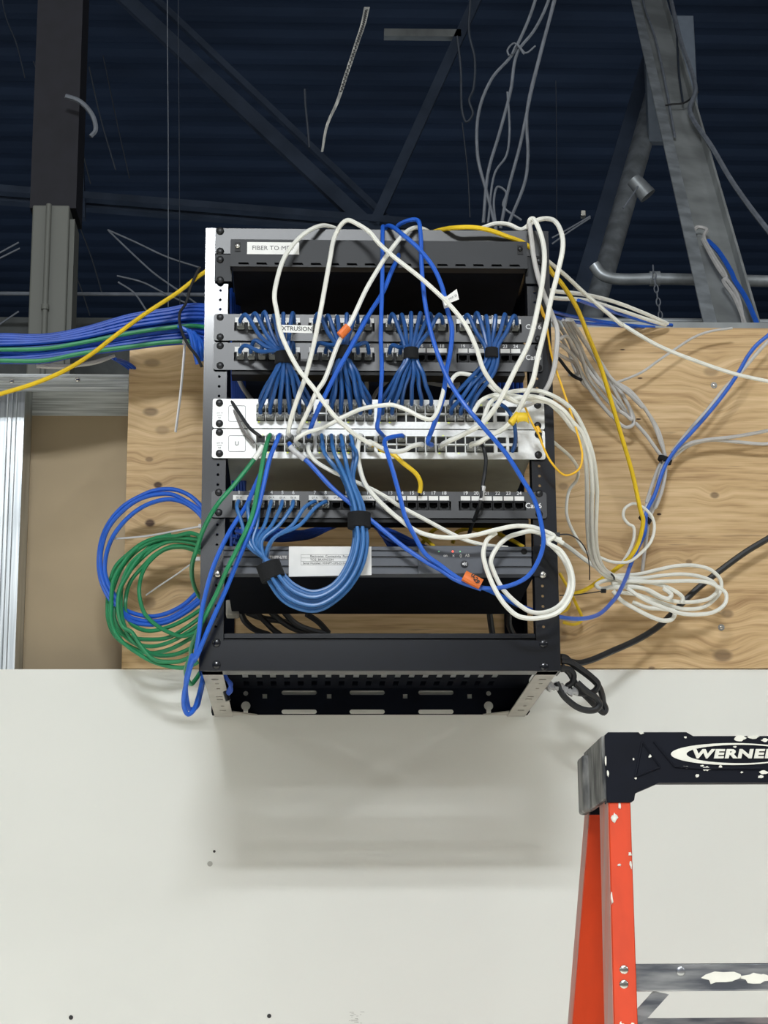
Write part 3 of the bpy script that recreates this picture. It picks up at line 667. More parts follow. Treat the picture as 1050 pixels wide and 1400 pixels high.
# strands to the black tie and below it
tie_in = [['I', [(370, 470), (430, 505), (500, 590), (560, 690), (582, 800)]], ['I', [(385, 478), (470, 550), (530, 640), (565, 730), (590, 810)]],
          ['I', [(455, 650), (500, 700), (550, 770), (580, 815)]]]
tie_out = [['I', [(555, 860), (530, 930), (505, 1010)], 'Y', [(470, -10), (440, 60), (420, 120)]],
           ['I', [(570, 860), (550, 950), (520, 1030)], 'Y', [(500, 0), (470, 90), (450, 160), (445, 240), (425, 400), (410, 530)]],
           ['I', [(590, 860), (575, 950), (545, 1030)], 'Y', [(520, 10), (490, 80), (470, 130), (460, 180)]]]
for k in range(3):
    cable('grey_network_cable', route(tie_in[k], [(0, 40), (1, 30+4*k)])+route(tie_out[k], [(0, 32+4*k), (1, 30)]), .0031, m_gc,
          ('grey cable, leftmost of three passing through the upper black tie on plywood', 'grey cable passing through both black ties and ending near the white coil', 'grey cable, rightmost of three below the upper black tie')[k], 'network cable', 'grey cables in the black tie')
up = [(['I', [(1075, 235), (1050, 258), (1000, 300), (960, 350), (920, 420), (860, 510), (780, 610), (700, 700), (640, 765), (585, 850)], 'Y', [(500, -20), (440, 110), (430, 250), (370, 380), (320, 500), (300, 560)], 'J', [(380, 430), (350, 470), (290, 525), (200, 545), (90, 532)], 'F', [(700, 247), (600, 215), (520, 172), (450, 140)]],
       m_bc, .0033, 'blue cable crossing the plywood diagonally from right edge, down through ties, to rack', [(0, 90), (.35, 45), (.6, 60), (.8, 350), (1, 480)]),
      (['I', [(1075, 265), (1045, 290), (990, 350), (930, 420), (860, 490), (780, 590), (700, 680), (620, 780)]], m_gc, .0031, 'grey cable running beside the diagonal blue cable on the plywood', 40),
      (['I', [(1075, 680), (1050, 685), (900, 712), (760, 728), (690, 745), (640, 775), (600, 815)]], m_gc, .0031, 'upper of two pale cables running right from the black tie', 40),
      (['I', [(1075, 740), (1030, 745), (900, 735), (790, 728), (700, 750), (640, 790), (605, 825)]], m_gc, .0031, 'lower of two pale cables running right from the black tie', 34),
      (['I', [(370, 470), (480, 425), (560, 370), (640, 315), (720, 265), (790, 240), (890, 225)]], m_gc, .0022, 'thin grey cable slanting up from the slack hank to plywood top', 40)]
for s, mm_, r, lb_, g in up: cable('network_cable', route(s, g), r, mm_, lb_, 'network cable')

# three strand white arc and the tied coil on the right
arc = [(['D', [(560, 250), (610, 120), (700, 70), (800, 55), (880, 60)], 'X', [(80, 742), (200, 805), (325, 910)], 'I', [(228, 690), (265, 800), (283, 950)], 'J', [(283, 0), (278, 150), (288, 260), (320, 325), (370, 352)]], 'outer strand', .0033),
       (['D', [(500, 200), (560, 110), (640, 80), (760, 90), (860, 112)], 'X', [(60, 822), (140, 880), (240, 985), (310, 1080)], 'I', [(200, 700), (230, 800), (238, 950)], 'J', [(238, 0), (241, 150), (258, 270), (300, 335), (350, 362)]], 'inner strand', .0033),
       (['D', [(640, 40), (720, 100), (830, 88)], 'X', [(20, 790), (110, 825), (240, 920), (325, 1030)], 'I', [(212, 690), (250, 800), (262, 950)], 'J', [(260, 0), (260, 150), (274, 265), (310, 330), (360, 357)]], 'middle strand', .0033)]
ends = [['Y', [(240, 560), (380, 552), (520, 520), (660, 492), (790, 490), (900, 520), (970, 590), (975, 660), (930, 730), (840, 790), (700, 800), (560, 760), (380, 700), (250, 680)]],
        ['Y', [(220, 575), (400, 580), (560, 560), (700, 552), (830, 570), (920, 610), (950, 660), (900, 720), (780, 750), (640, 745), (520, 710), (400, 640), (260, 600), (130, 600), (80, 630), (110, 655), (200, 640)]],
        ['Y', [(230, 590), (420, 605), (600, 603), (760, 600), (880, 610), (950, 640), (1010, 690), (1005, 760), (930, 820), (820, 840), (700, 835), (560, 790), (420, 730), (300, 650)]]]
for k, (s, w, r) in enumerate(arc):
    cable('white_network_cable', route(s, [(0, 510), (.3, 495), (.6, 420), (.85, 300), (1, 90+8*k)])+route(ends[k], [(0, 88+8*k), (.5, 60+16*k), (1, 95+8*k)]), r, m_wc,
          'white cable, %s of the broad arc that ends in the tied coil' % w, 'network cable', 'white cables in the arc and coil')
more = [(['Y', [(200, 670), (260, 740), (360, 800), (480, 860), (570, 885), (630, 870), (640, 820), (560, 800), (440, 790), (340, 750)]], 'lowest pointed loop'),
        (['Y', [(190, 620), (330, 600), (470, 610), (600, 650), (700, 720), (690, 760)]], 'short inner strand'),
        (['Y', [(180, 650), (300, 640), (440, 660), (560, 720), (600, 725), (620, 700), (560, 650)]], 'small inner loop'),
        (['D', [(1010, 900)], 'J', [(80, 175), (150, 220), (230, 280), (300, 325), (350, 350), (420, 380)]], 'strand arriving from the rack side')]
for k, (s, w) in enumerate(more): cable('white_network_cable', route(s, [(0, 100), (1, 75+12*k)]), .0036, m_wc, 'white cable in the tied coil on the plywood, '+w, 'network cable', 'white cables in the arc and coil')
cable('white_network_cable', route(['X', [(-30, 1110)], 'I', [(30, 690), (110, 755), (170, 810), (198, 860), (190, 910), (160, 950), (147, 1010)], 'J', [(150, 90), (185, 170), (240, 250)], 'Y', [(80, 420), (180, 460), (250, 468), (320, 460), (400, 400), (470, 320), (497, 220), (480, 140), (420, 75), (350, 45), (285, 80), (275, 140), (310, 190), (345, 210), (350, 290), (310, 400), (240, 500), (190, 545)]],
      [(0, 470), (.2, 120), (1, 60)]), .0026, m_wc, 'thin white cable circling once around the yellow cable above the tied coil', 'network cable')

# --- bright blue patch cables -------------------------------------------------
p = swport(518, 603, 21)
cable('blue_patch_cable', [P(524, 330, -.40)]+route(['B', [(22, 95), (15, 78), (12, 150), (10, 400), (3, 700)], 'D', [(8, -60), (0, 100)], 'V', [(115, 300), (95, 440)]], [(0, 450), (.1, 500), (.6, 540), (1, 490)])+[out(p, .022), out(p, .012)],
      .0031, m_bc, 'bright blue cable hanging almost straight down the centre of the rack', 'network cable', plugs=[p])
p = swport(425, 603, 21)
cable('blue_patch_cable', route(['B', [(95, 140), (112, 185), (100, 240), (60, 330), (15, 440)], 'A', [(950, 560), (850, 740), (760, 900), (690, 1040)], 'C', [(680, 130), (630, 250)]], [(0, 445), (.2, 500), (.6, 535), (1, 495)])+[out(p, .022), out(p, .012)],
      .0034, m_bc, 'bright blue cable slanting down left from centre top to the left part of the switch', 'network cable', plugs=[p])
p = swport(584, 614, 22)
cable('blue_patch_cable', route(['B', [(20, 95), (45, 75), (130, 130), (210, 200), (290, 300), (340, 410), (370, 540), (395, 640), (385, 780), (365, 880), (350, 1000)], 'D', [(340, 120), (290, 260), (262, 340)]], [(0, 450), (.1, 500), (.6, 535), (1, 495)])+[out(p, .022), out(p, .012)],
      .0034, m_bc, 'bright blue cable through the paper flag, curving down to the lower switch centre', 'network cable', plugs=[p])
p = swport(547, 603, 21)
loop = route(['B', [(90, 110), (95, 78), (160, 45), (205, 45), (222, 120), (228, 300), (250, 520), (290, 700), (350, 870)], 'D', [(400, 40), (470, 140), (570, 260), (690, 400), (780, 540), (850, 660), (890, 800), (900, 900), (870, 1000)], 'F', [(640, 90), (560, 130), (450, 140)]], [(0, 445), (.1, 500), (.5, 560), (1, 500)])
back = route(['F', [(345, 100)], 'D', [(330, 1020), (250, 960), (190, 860), (140, 760), (110, 650), (75, 520), (35, 390)], 'V', [(180, 630), (190, 580), (240, 555)]], [(0, 500), (.9, 520), (1, 495)])
cable('blue_patch_cable', loop+back+[out(p, .022), out(p, .012)], .0033, m_bc, 'longest bright blue cable, big loop down right side and back under the orange tape', 'network cable', plugs=[p])
p = swport(393, 614, 22)
cable('blue_patch_cable', [out(p, .012), out(p, .024)]+route(['C', [(530, 390), (590, 432), (750, 600), (870, 700), (1050, 848)], 'D', [(130, 920), (250, 1000), (330, 1045)], 'F', [(330, 105), (440, 145)]], [(0, 490), (1, 500)]),
      .0033, m_bc, 'bright blue cable running straight down right from the lower switch to the orange tape', 'network cable', plugs=[p])
mb = MB().tube(route(['C', [(510, 365), (545, 400), (592, 435)]], 493), .0042, 10); o = tag(mb.build('label_sleeve', m_clear), 'clear label sleeve around the blue cable leaving the lower switch at left', 'cable sleeve')
p = swport(380, 603, 21)
B7 = route(['C', [(440, 330), (400, 430), (360, 600), (330, 720), (270, 880), (200, 1050)], 'E', [(190, 180), (100, 380), (30, 545)], 'O', [(330, 270), (230, 500), (160, 760), (120, 960), (125, 1130), (175, 1225), (240, 1190), (320, 1000), (370, 800), (400, 640)]],
           [(0, 495), (.3, 505), (.7, 480), (.9, 420), (1, 340)])
cable('blue_patch_cable', [out(p, .012), out(p, .022)]+B7, .0034, m_bc, 'bright blue cable beside the green ones, dropping to the lowest left loop below rack', 'network cable', plugs=[p])
B8 = route(['C', [(345, 520), (310, 600), (270, 690), (180, 830), (120, 950), (80, 1050)], 'E', [(100, 130), (60, 300), (45, 420), (20, 560)], 'O', [(240, 380), (190, 560), (150, 740), (150, 900), (170, 1050), (200, 1150), (290, 1130), (350, 960), (390, 780), (410, 660)]],
           [(0, 460), (.2, 500), (.6, 490), (.9, 400), (1, 330)])
cable('blue_patch_cable', B8, .0033, m_bc, 'bright blue cable left of the green cable in front of the left post', 'network cable')
# short blue hook at the right end of the switches
p = swport(690, 612, 22); p = (P(702, 600, SWY).x, SWY, R22)
cable('blue_patch_cable', route(['D', [(600, 100), (690, 150), (730, 210), (745, 280), (745, 340), (730, 390)]], [(0, 480), (.5, 500), (1, 480)])+[out(p, .022), out(p, .006)], .0029, m_db, 'dark blue cable hooking into the fibre port at the right end of lower switch', 'network cable')

# --- green -------------------------------------------------------------------
p = swport(367, 603, 21)
G1 = route(['C', [(385, 340), (370, 400), (340, 560), (300, 750), (220, 930), (160, 1050)], 'E', [(150, 180), (60, 360), (8, 480)], 'O', [(150, 560), (160, 640), (330, 620)]][:4]+['O', [(215, 400), (150, 560), (165, 700), (225, 790), (290, 720), (370, 600)]], [(0, 495), (.5, 515), (.75, 470), (1, 250)])
cable('green_patch_cable', [out(p, .012), out(p, .022)]+G1, .0033, m_grn, 'green cable running down from lower switch between two bright blue cables', 'network cable', plugs=[p])
p = swport(356, 614, 22)
G2 = route(['C', [(355, 375), (310, 440), (200, 580), (100, 700), (30, 830), (0, 920)], 'H', [(925, 400), (918, 470), (930, 530), (955, 582)]], [(0, 490), (.5, 500), (.8, 440), (1, 200)])
cable('green_patch_cable', [out(p, .010)]+G2, .0033, m_grn, 'green cable with a white boot, slanting furthest left across the left post', 'network cable', plugs=[p])
mb = MB().tube(route(['C', [(362, 362), (340, 400), (312, 436)]], 492), .0043, 10); tag(mb.build('white_boot', m_white), 'white boot sleeve on the green cable at the lower switch', 'cable sleeve')
# green coil: turns with individual ovals
turns = [(0, 0, 0), (14, 6, 1), (30, 3, 2), (46, 16, 3), (60, 22, 4), (22, 34, 5)]
gtr = [
 ['Z', [(790, 400), (700, 370), (600, 392), (480, 400), (360, 440), (250, 520), (150, 620), (105, 760), (92, 900), (100, 1020), (150, 1130), (260, 1210), (400, 1255), (540, 1230), (680, 1160), (800, 1080)]],
 ['Z', [(800, 420), (690, 410), (560, 405), (430, 430), (310, 500), (200, 620), (140, 760), (110, 880), (110, 1000), (160, 1090), (270, 1140), (400, 1155), (540, 1140), (680, 1060), (790, 980)]],
 ['Z', [(800, 470), (700, 440), (560, 430), (440, 480), (330, 570), (220, 700), (160, 850), (140, 980), (180, 1080), (290, 1180), (420, 1205), (560, 1170), (700, 1090), (800, 1020)]],
 ['Z', [(800, 500), (680, 470), (560, 470), (440, 530), (350, 620), (260, 730), (225, 860), (230, 960), (270, 1040), (380, 1090), (520, 1070), (660, 1010), (800, 920)]],
 ['Z', [(790, 520), (650, 475), (520, 490), (420, 560), (355, 650), (325, 770), (335, 880), (370, 970), (440, 1040), (540, 1100), (640, 1130), (740, 1100), (800, 1050)]],
 ['Z', [(780, 450), (640, 415), (500, 440), (360, 510), (260, 600), (200, 740), (190, 880), (200, 1000), (250, 1130), (330, 1210), (450, 1270), (590, 1265), (720, 1210), (800, 1160)]],
 ['Z', [(560, 380), (430, 420), (310, 480), (210, 590), (135, 720), (120, 900), (125, 1040), (190, 1160), (320, 1260), (430, 1320), (560, 1355), (670, 1360), (760, 1320)]],
 ['Z', [(700, 390), (560, 400), (420, 460), (320, 560), (240, 680), (180, 800), (170, 940), (205, 1060), (270, 1100), (330, 1190), (430, 1300), (540, 1320), (640, 1310), (760, 1250)]]]
gn = ('outer turn with its top at the rack post', 'second turn', 'third turn', 'inner dim turn', 'innermost narrow turn', 'turn passing low behind', 'lowest turn touching the white wall line', 'short lowest inner turn')
for k, s in enumerate(gtr):
    cable('green_network_cable', route(s, [(0, 130-8*k), (.5, 45+9*k), (1, 120+4*k)]), .0034, m_grn, 'green cable coil left of the rack, '+gn[k], 'network cable', 'turns of the green cable coil')
btr = [
 ['Z', [(830, 240), (770, 160), (690, 90), (580, 50), (450, 55), (320, 105), (200, 180), (105, 290), (50, 410), (28, 540), (35, 680), (75, 800), (130, 880), (250, 950), (400, 985), (520, 965), (650, 900), (760, 800)]],
 ['Z', [(830, 290), (770, 205), (680, 140), (560, 85), (430, 90), (310, 130), (190, 220), (100, 330), (55, 450), (40, 560), (50, 690), (95, 800), (160, 900), (260, 990), (400, 1020), (540, 1000), (680, 920), (770, 850)]],
 ['Z', [(830, 320), (760, 220), (660, 150), (550, 122), (440, 140), (330, 190), (220, 280), (130, 400), (85, 520), (72, 640), (95, 740), (150, 840), (250, 1010), (380, 1045), (520, 1030), (660, 960), (780, 870)]]]
for k, s in enumerate(btr):
    cable('blue_network_cable', route(s, [(0, 130), (.5, 40+9*k), (1, 120)]), .0036, m_bc, 'bright blue cable coil left of the rack, '+('outer', 'middle', 'inner')[k]+' turn', 'network cable', 'turns of the blue cable coil')

# --- yellow ------------------------------------------------------------------
cable('yellow_network_cable', route(['G', [(-60, 508), (0, 486), (150, 440), (300, 378), (430, 300), (560, 200), (700, 98), (850, 0)], 'U', [(975, 395), (1060, 350)]], [(0, 300), (.6, 200), (1, 150)]), .0036, m_yel,
      'thick yellow cable crossing the left side diagonally up to the rack', 'network cable')
cable('yellow_network_cable', route(['.', [(560, 330)], 'B', [(330, 100), (430, 85), (520, 85), (620, 105), (700, 135), (780, 165), (840, 205), (900, 270), (960, 350)], 'I', [(120, 20), (190, 130), (240, 250), (300, 400), (340, 530), (390, 700), (440, 870), (480, 1050)],
      'J', [(490, 100), (470, 200), (430, 270), (370, 320), (300, 370), (220, 420), (140, 440)]], [(0, 400), (.1, 480), (.25, 450), (.5, 200), (1, 40)]), .0036, m_yel, 'thick yellow cable from rack top draping down the plywood right of the rack', 'network cable')
o = cable('yellow_fibre_cable', route(['S', [(480, 370), (510, 385), (550, 440), (575, 520), (600, 640)], 'I', [(20, 100), (50, 180), (80, 350), (130, 500), (190, 680), (217, 800), (200, 860), (140, 885), (80, 830), (45, 765), (20, 700)], 'D', [(850, 260), (800, 150)]],
      [(0, 440), (.5, 475), (1, 500)]), .0016, m_yel2, 'thin yellow fibre cable bowing out right of the rack post', 'fibre cable')
c0, c1 = P(734, 583, -.49), P(737, 592, -.49); MB().tube([c0, c1], [.003, .0042], 10).build('connector', m_yel2, o); MB().tube([c1, P(741, 606, -.487)], [.0028, .002], 8).build('strain_relief', m_blk, o)
p = swport(508, 614, 22)
cable('yellow_patch_cable', [out(p, .008), P(512, 607, -.475)]+route(['D', [(10, 385), (60, 402), (130, 460), (200, 520), (222, 570), (218, 620)]], [(0, 480), (.6, 480), (1, 462)]), .0034, m_yel, 'short yellow cable curving down under the lower switch', 'network cable', plugs=[p])
for k, s in enumerate((['D', [(140, 780), (230, 860), (300, 920)]], ['D', [(230, 900), (290, 830), (380, 790), (500, 800), (620, 840)]], ['D', [(400, 900), (420, 840), (500, 820), (600, 850)]], ['D', [(540, 780), (640, 840), (740, 890), (790, 920)]], ['D', [(600, 860), (640, 780), (720, 770), (760, 800)]])):
    cable('yellow_patch_cable', route(s, [(0, 380), (1, 410)]), .003, m_yel, 'yellow cable inside the rack between lowest patch panel and battery backup, '+('far left', 'wide arch', 'small arch', 'slanting right', 'right arch')[k], 'network cable', 'yellow cables inside the rack')
for k, s in enumerate((['J', [(115, 340), (150, 400), (190, 480), (215, 550), (180, 570), (130, 560)]], ['J', [(115, 520), (150, 500), (165, 440)]])):
    cable('yellow_network_cable', route(s, 30), .0026, m_yel, 'dim yellow cable on the plywood beside the rack, '+('long curve' if k == 0 else 'short piece'), 'network cable')

# --- black cables --------------------------------------------------------------
p = swport(356, 602, 21)
cable('black_direct_attach_cable', [P(305, 545, -.44)]+route(['C', [(175, 105), (230, 180), (290, 265), (340, 305)]], [(0, 450), (1, 480)])+[out(p, .012)], .0026, m_blk, 'black cable from left post into the first port of the lower switch', 'network cable')
cable('grey_patch_cable', [P(305, 545, -.44)]+route(['C', [(175, 125), (215, 200), (260, 290), (312, 345)]], [(0, 450), (1, 465)]), .002, mat('mid_grey_jacket', (120, 116, 114), .5), 'thin grey cable beside the black one at the left of the switches', 'network cable')
p = swport(657, 614, 22)
o = cable('black_patch_cable', [out(p, .010)]+route(['D', [(566, 365), (582, 430), (578, 500), (565, 580), (555, 660), (530, 740), (505, 800), (490, 850)]], [(0, 480), (.6, 480), (1, 430)]), .0029, m_blk, 'black cable with a clear label, hanging from the right part of the lower switch', 'network cable', plugs=[p])
MB().tube(route(['D', [(569, 585), (562, 625), (556, 665)]], 480), .0036, 10).build('clear_label', m_clear, o)
cable('black_power_cord', route(['J', [(1090, 160), (1050, 185), (950, 245), (820, 340), (750, 395), (700, 440), (640, 500), (570, 570), (480, 630), (350, 690), (240, 735), (190, 742), (130, 725)]], [(0, 40), (.5, 35), (1, 120)]), .0052, m_blk, 'thick black power cord running down left across the plywood to the rack', 'power cord')
bl = [['T', [(230, 330), (290, 340), (380, 430), (520, 530), (630, 620), (690, 690), (730, 800), (740, 880), (770, 960), (750, 1000), (690, 960), (560, 830), (450, 720), (380, 600), (330, 520), (240, 440)]],
      ['T', [(230, 480), (330, 480), (385, 540), (370, 640), (310, 690), (420, 760), (560, 770), (640, 740), (680, 660), (600, 570), (480, 480), (350, 400), (240, 380)]],
      ['T', [(180, 640), (260, 790), (340, 870), (440, 940), (560, 975), (660, 960), (700, 900), (640, 810), (540, 740), (430, 640)]]]
for k, s in enumerate(bl): cable('black_power_cord', route(s, [(0, 150), (.5, 110+20*k), (1, 150)]), .0050, m_blk, 'black power cord bunched below the right corner of the rack, '+('longest loop', 'upper loop', 'lowest strand')[k], 'power cord', 'bunched power cords')
mb = MB(); rr = random.Random(3)
pts = route(['T', [(60, 700), (150, 680), (250, 700), (330, 750), (430, 740)]], [(0, 150), (1, 140)])
tag(MB().tube(spline(pts, 5), [.009+.003*math.sin(i*2.1) for i in range(len(spline(pts, 5)))], 8, flat=.5).build('clear_tape', m_clear, ang=5), 'crumpled clear tape around the bunched black power cords', 'tape')
cable('black_cable', route(['U', [(955, 370), (935, 410), (910, 470), (890, 540), (860, 590), (865, 660), (900, 740), (945, 800), (965, 845)]], 170), .0024, m_blk, 'thin black cable hanging beside the left post over the blue trunk', 'cable')
cable('black_cable', route(['X', [(150, 340), (200, 400), (260, 480), (330, 555), (420, 600)]], 90), .0028, m_blk, 'short black cable behind the grey slack hank', 'cable')
for k, s in enumerate((['E', [(270, 300), (290, 345), (340, 390), (420, 420)]], ['E', [(350, 300), (400, 350), (440, 390), (480, 420)]], ['E', [(430, 300), (490, 350), (560, 390), (660, 415)]], ['E', [(500, 300), (560, 360), (640, 395), (740, 415)]], ['E', [(620, 310), (680, 350), (735, 410)]], ['E', [(300, 300), (380, 330), (500, 350), (560, 380)]], ['F', [(475, 245), (480, 290), (488, 340)]], ['F', [(560, 250), (560, 300), (580, 345)]])):
    cable('black_power_cord', route(s, [(0, 90), (1, 60)]), .005, m_blk, 'black power cord low inside the rack behind the battery backup, strand '+('far left', 'second from left', 'third, crossing right', 'fourth, crossing right', 'separate thin curve', 'flat crossing', 'single vertical', 'rightmost')[k], 'power cord', 'power cords inside the rack')

# --- tied patch bundles: two upper patch panels down to the upper switch -------------
ties = [((388, 490), 26, 18), ((470, 483), 24, 20), ((562, 484), 22, 17), ((672, 483), 20, 15)]
bund = [([0, 1, 2, 3, 4, 5], [0, 1, 2, 3, 4, 5]), ([6, 7, 8, 9, 10, 11], [6, 7, 10, 11]), ([12, 13, 14, 15, 16, 17], [12, 13]), ([18, 19, 20, 21, 22, 23], [])]
hexo = [(-1.5, 0), (-.5, 0), (.5, 0), (1.5, 0), (-1, .87), (0, .87), (1, .87), (-1, -.87), (0, -.87), (1, -.87), (-.5, 1.7), (.5, 1.7)]
tgt = [[(c, r) for c in range(6) for r in (11, 12)], [(c, r) for c in range(6, 12) for r in (11, 12)][2:], [(12, 11), (12, 12), (13, 11), (13, 12), (14, 11), (15, 11), (16, 11), (17, 11)], [(19, 11), (19, 12), (20, 11), (20, 12), (21, 11), (21, 12)]]
names4 = ('leftmost', 'second', 'third', 'rightmost')
for b_ in range(4):
    (tx, ty), tw, thh = ties[b_]
    src = sorted([(i, 0) for i in bund[b_][0]]+[(i, 1) for i in bund[b_][1]], key=lambda q: (q[0], q[1]))
    hx = sorted(hexo[:len(src)], key=lambda q: (q[0], q[1])); T = P(tx, ty, -.507)
    for k, (i, row) in enumerate(src):
        zp = ZP1 if row == 0 else ZP2; x = PORTX[i]; y = FY-.004
        c_, r_ = tgt[b_][k]; e = (SWX[c_], SWY, R11 if r_ == 11 else R12)
        o_ = Vector((hx[k][0]*.0056, hx[k][1]*.0056, 0))
        lift = random.uniform(.001, .009) if row == 0 else random.uniform(.002, .011)
        mid = Vector((x, y, zp)).lerp(T, .45)+Vector((0, -.012, lift*.9+random.uniform(-.003, .004)))
        mid.y = min(mid.y, -.492)-random.uniform(0, .01)
        pts = [(x, y-.012, zp), (x, y-.024, zp+.002), (x*.88+T.x*.12, y-.036, zp+lift+.002), mid, T+o_+Vector((0, 0, .008)), T+o_+Vector((0, 0, -.010)),
               T+o_*1.15+Vector(((e[0]-T.x)*.25, 0, -.03)), Vector((T.x+(e[0]-T.x)*.72, -.498+o_.y*.6, e[2]+.022)), out(e, .028)+Vector((0, 0, .006)), out(e, .014)]
        cable('dark_blue_patch_cable', pts, .0031, m_db, 'dark blue cable in the %s tied bundle, from port %s of the %s patch panel' % (names4[b_], NUM[i], ('topmost', 'second')[row]), 'network cable',
              'dark blue patch cables in the %s bundle' % names4[b_], n=7, sub=5, plugs=[(x, y, zp), e])
    w = tw*.00098/2; h = thh*.00098/2
    tag(MB().tube([T+Vector((0, 0, h)), T+Vector((0, 0, -h))], [w, w*1.04], 20, flat=1).build('velcro_tie', m_black, bevel=.0008), 'black hook and loop tie around the %s bundle of dark blue patch cables' % names4[b_], 'cable tie', 'velcro ties on the upper bundles')
# --- lower looped bundle: lowest patch panel to the lower switch
lx = [(437, 21), (437, 22), (450, 21), (450, 22), (463, 21), (463, 22), (476, 21), (480, 22)]
sp3 = [0, 1, 2, 3, 4, 5, 6, 7]
for k in range(8):
    p = swport(lx[k][0], 608, lx[k][1]); x = PORTX[sp3[k]]; z = ZP3; y = FY-.004
    o_ = (k-3.5); a = o_/3.5
    seq = [('.', (438+k*5, 640)), ('.', (476+a*7, 655)), ('.', (488+a*8, 690)), ('.', (491+a*8, 712)), ('.', (493+a*9, 740)), ('.', (484+a*11, 775)), ('.', (462+a*8, 806+a*6)), ('.', (430+a*2, 822+a*13)), ('.', (397-a*6, 812+a*12)), ('.', (379-a*10, 792+a*5)),
           ('.', (370-a*9+0, 775)), ('.', (358-a*-9, 745)), ]
    pxs = [q[1] for q in seq]; pxs[0] = (lx[k][0]+8, 622)
    pts = [out(p, .012), out(p, .022)]+[P(u[0], u[1], -(.49+.012*((k % 3)-1)+.01)) for u in pxs]
    # up to the patch panel port
    q = Q((x, y-.03, z)); pts[-1] = P(352+a*14 if k < 6 else 372, 745-k, -.50)
    pts += [P((352+a*14)*.45+q[0]*.55, 718, -.495), P(q[0]-(2 if k < 6 else 14), q[1]+10, -.488), (x, y-.022, z), (x, y-.012, z)]
    cable('blue_patch_cable', pts, .0028, m_pb, 'mid blue cable in the hanging loop, from port %s of the lowest patch panel' % NUM[k], 'network cable', 'mid blue patch cables in the hanging loop', n=8, plugs=[p, (x, y, z)])
for (px, py, w, h, ang, lb_) in ((491, 712, .0165, .011, 0, 'black hook and loop tie on right side of the hanging blue loop'), (370, 781, .0175, .012, -.35, 'black hook and loop tie on left side of the hanging blue loop')):
    T = P(px, py, -.500); d = Vector((math.sin(ang), 0, math.cos(ang)))
    tag(MB().tube([T+d*h, T-d*h], w, 20, flat=1).build('velcro_tie', m_black, bevel=.0008), lb_, 'cable tie')
# --- cables hanging inside the rack
for k in range(7):
    x = 316+k*2.6
    cable('blue_network_cable', [P(x, 395+k*6, -.3), P(x+2, 520, -.34), P(x+3, 640, -.33), P(x+8*(k % 3), 760, -.28)], .0028, m_tb, 'blue cable hanging inside the rack behind the left post, %s from the left' % ORD[k], 'network cable', 'blue cables inside the rack at left', n=6)
cable('white_network_cable', route(['C', [(215, -40), (250, 40), (300, 110)]], [(0, 330), (1, 400)]), .0035, m_gc, 'white cable hanging inside the rack just right of left post', 'network cable')
for k, s in enumerate((['A', [(880, 915), (890, 960), (880, 1030)]], ['A', [(930, 915), (935, 970), (925, 1040)]], ['A', [(1050, 930), (990, 990), (965, 1040)]], ['B', [(250, 940), (340, 955), (440, 950)]], ['B', [(430, 950), (400, 1010), (380, 1060)]])):
    cable('white_network_cable', route(s, 330), .003, m_gc, 'dim white cable in the gap above the upper switch, '+('left', 'second', 'third, slanting', 'lying flat', 'rightmost')[k], 'network cable', 'white cables in the gap')
for k in range(6):
    x = 682+k*6
    cable('blue_network_cable', [P(x, 500, -.33), P(x+1, 530, -.33), P(x+3, 565, -.33)], .0028, m_tb, 'upright blue cable in the right gap above the upper switch, %s from the left' % ORD[k], 'network cable', 'blue cables in the gap at right', n=6)
for k in range(16):
    t = k/15
    cable('blue_network_cable', [P(318+t*20, 742-18*random.random(), -.30-.06*random.random()), P(350+30*t, 724+14*random.random(), -.34), P(400+20*t, 738-18*t*random.random(), -.36), P(440+18*t, 727-8*t, -.34), P(475+18*t, 706, -.3)], .0028, m_tb,
          'blue cable lying in the gap above the battery backup label, %s of the heap' % ORD[k], 'network cable', 'blue cables in the lower gap', n=6)
for k in range(8):
    cable('blue_network_cable', [P(496+k*4, 708+k*2, -.33+.02*(k % 3)), P(518+k*2, 719+k*4, -.34+.02*(k % 2)), P(545+k, 730+k*4, -.35), P(575+k*3, 745+k, -.33)], .0028, m_tb, 'blue cable slanting through the lower gap right of the tie, %s down' % ORD[k], 'network cable', 'blue cables in the lower gap right', n=6)

# --- blue trunk on the left
NT = 24
for k in range(NT):
    t = k/(NT-1); lay = k % 2; j = random.uniform(-1.5, 1.5)
    yl = 459+36*t; ym = 452+34*t; yq = 432+44*t; yr = 420+52*t
    dd = .10+.02*lay+.01*random.random()
    green = k in (12, 22)
    if green: dd = .135
    pts = [P(-40, yl+1, -dd), P(0, yl+j, -dd), P(60, yl-1-j, -dd), P(110, ym-1+j*.5, -dd), P(180, yq+j, -dd), (P(230, yr+4-6*t+j, -dd)), P(262, yr-2+j, -dd), P(300, yr+(0 if t < .5 else 30*(t-.4)), -dd-.03)]
    cable('green_network_cable' if green else 'blue_network_cable', pts, .0036, m_grn if green else m_tb,
          ('green cable running along the blue trunk at left, '+('upper' if k == 12 else 'lower')+' one') if green else 'blue cable of the thick trunk left of the rack, %s from the top' % ORD[k],
          'network cable', None if green else 'blue trunk cables', n=7)
for k in range(5):
    cable('blue_network_cable', [P(244+k*5, 446+k*2, -.14-.008*(k % 2)), P(258+k*4, 454+k*3, -.15), P(264+k*3.4, 474+k, -.15-.01*(k % 2)), P(270+k*2.4, 498-2*k, -.14)], .0032, m_bc, 'short blue cable curling down at the left rack post, %s from the left' % ORD[k], 'network cable', 'blue cables curling at the left post', n=7)
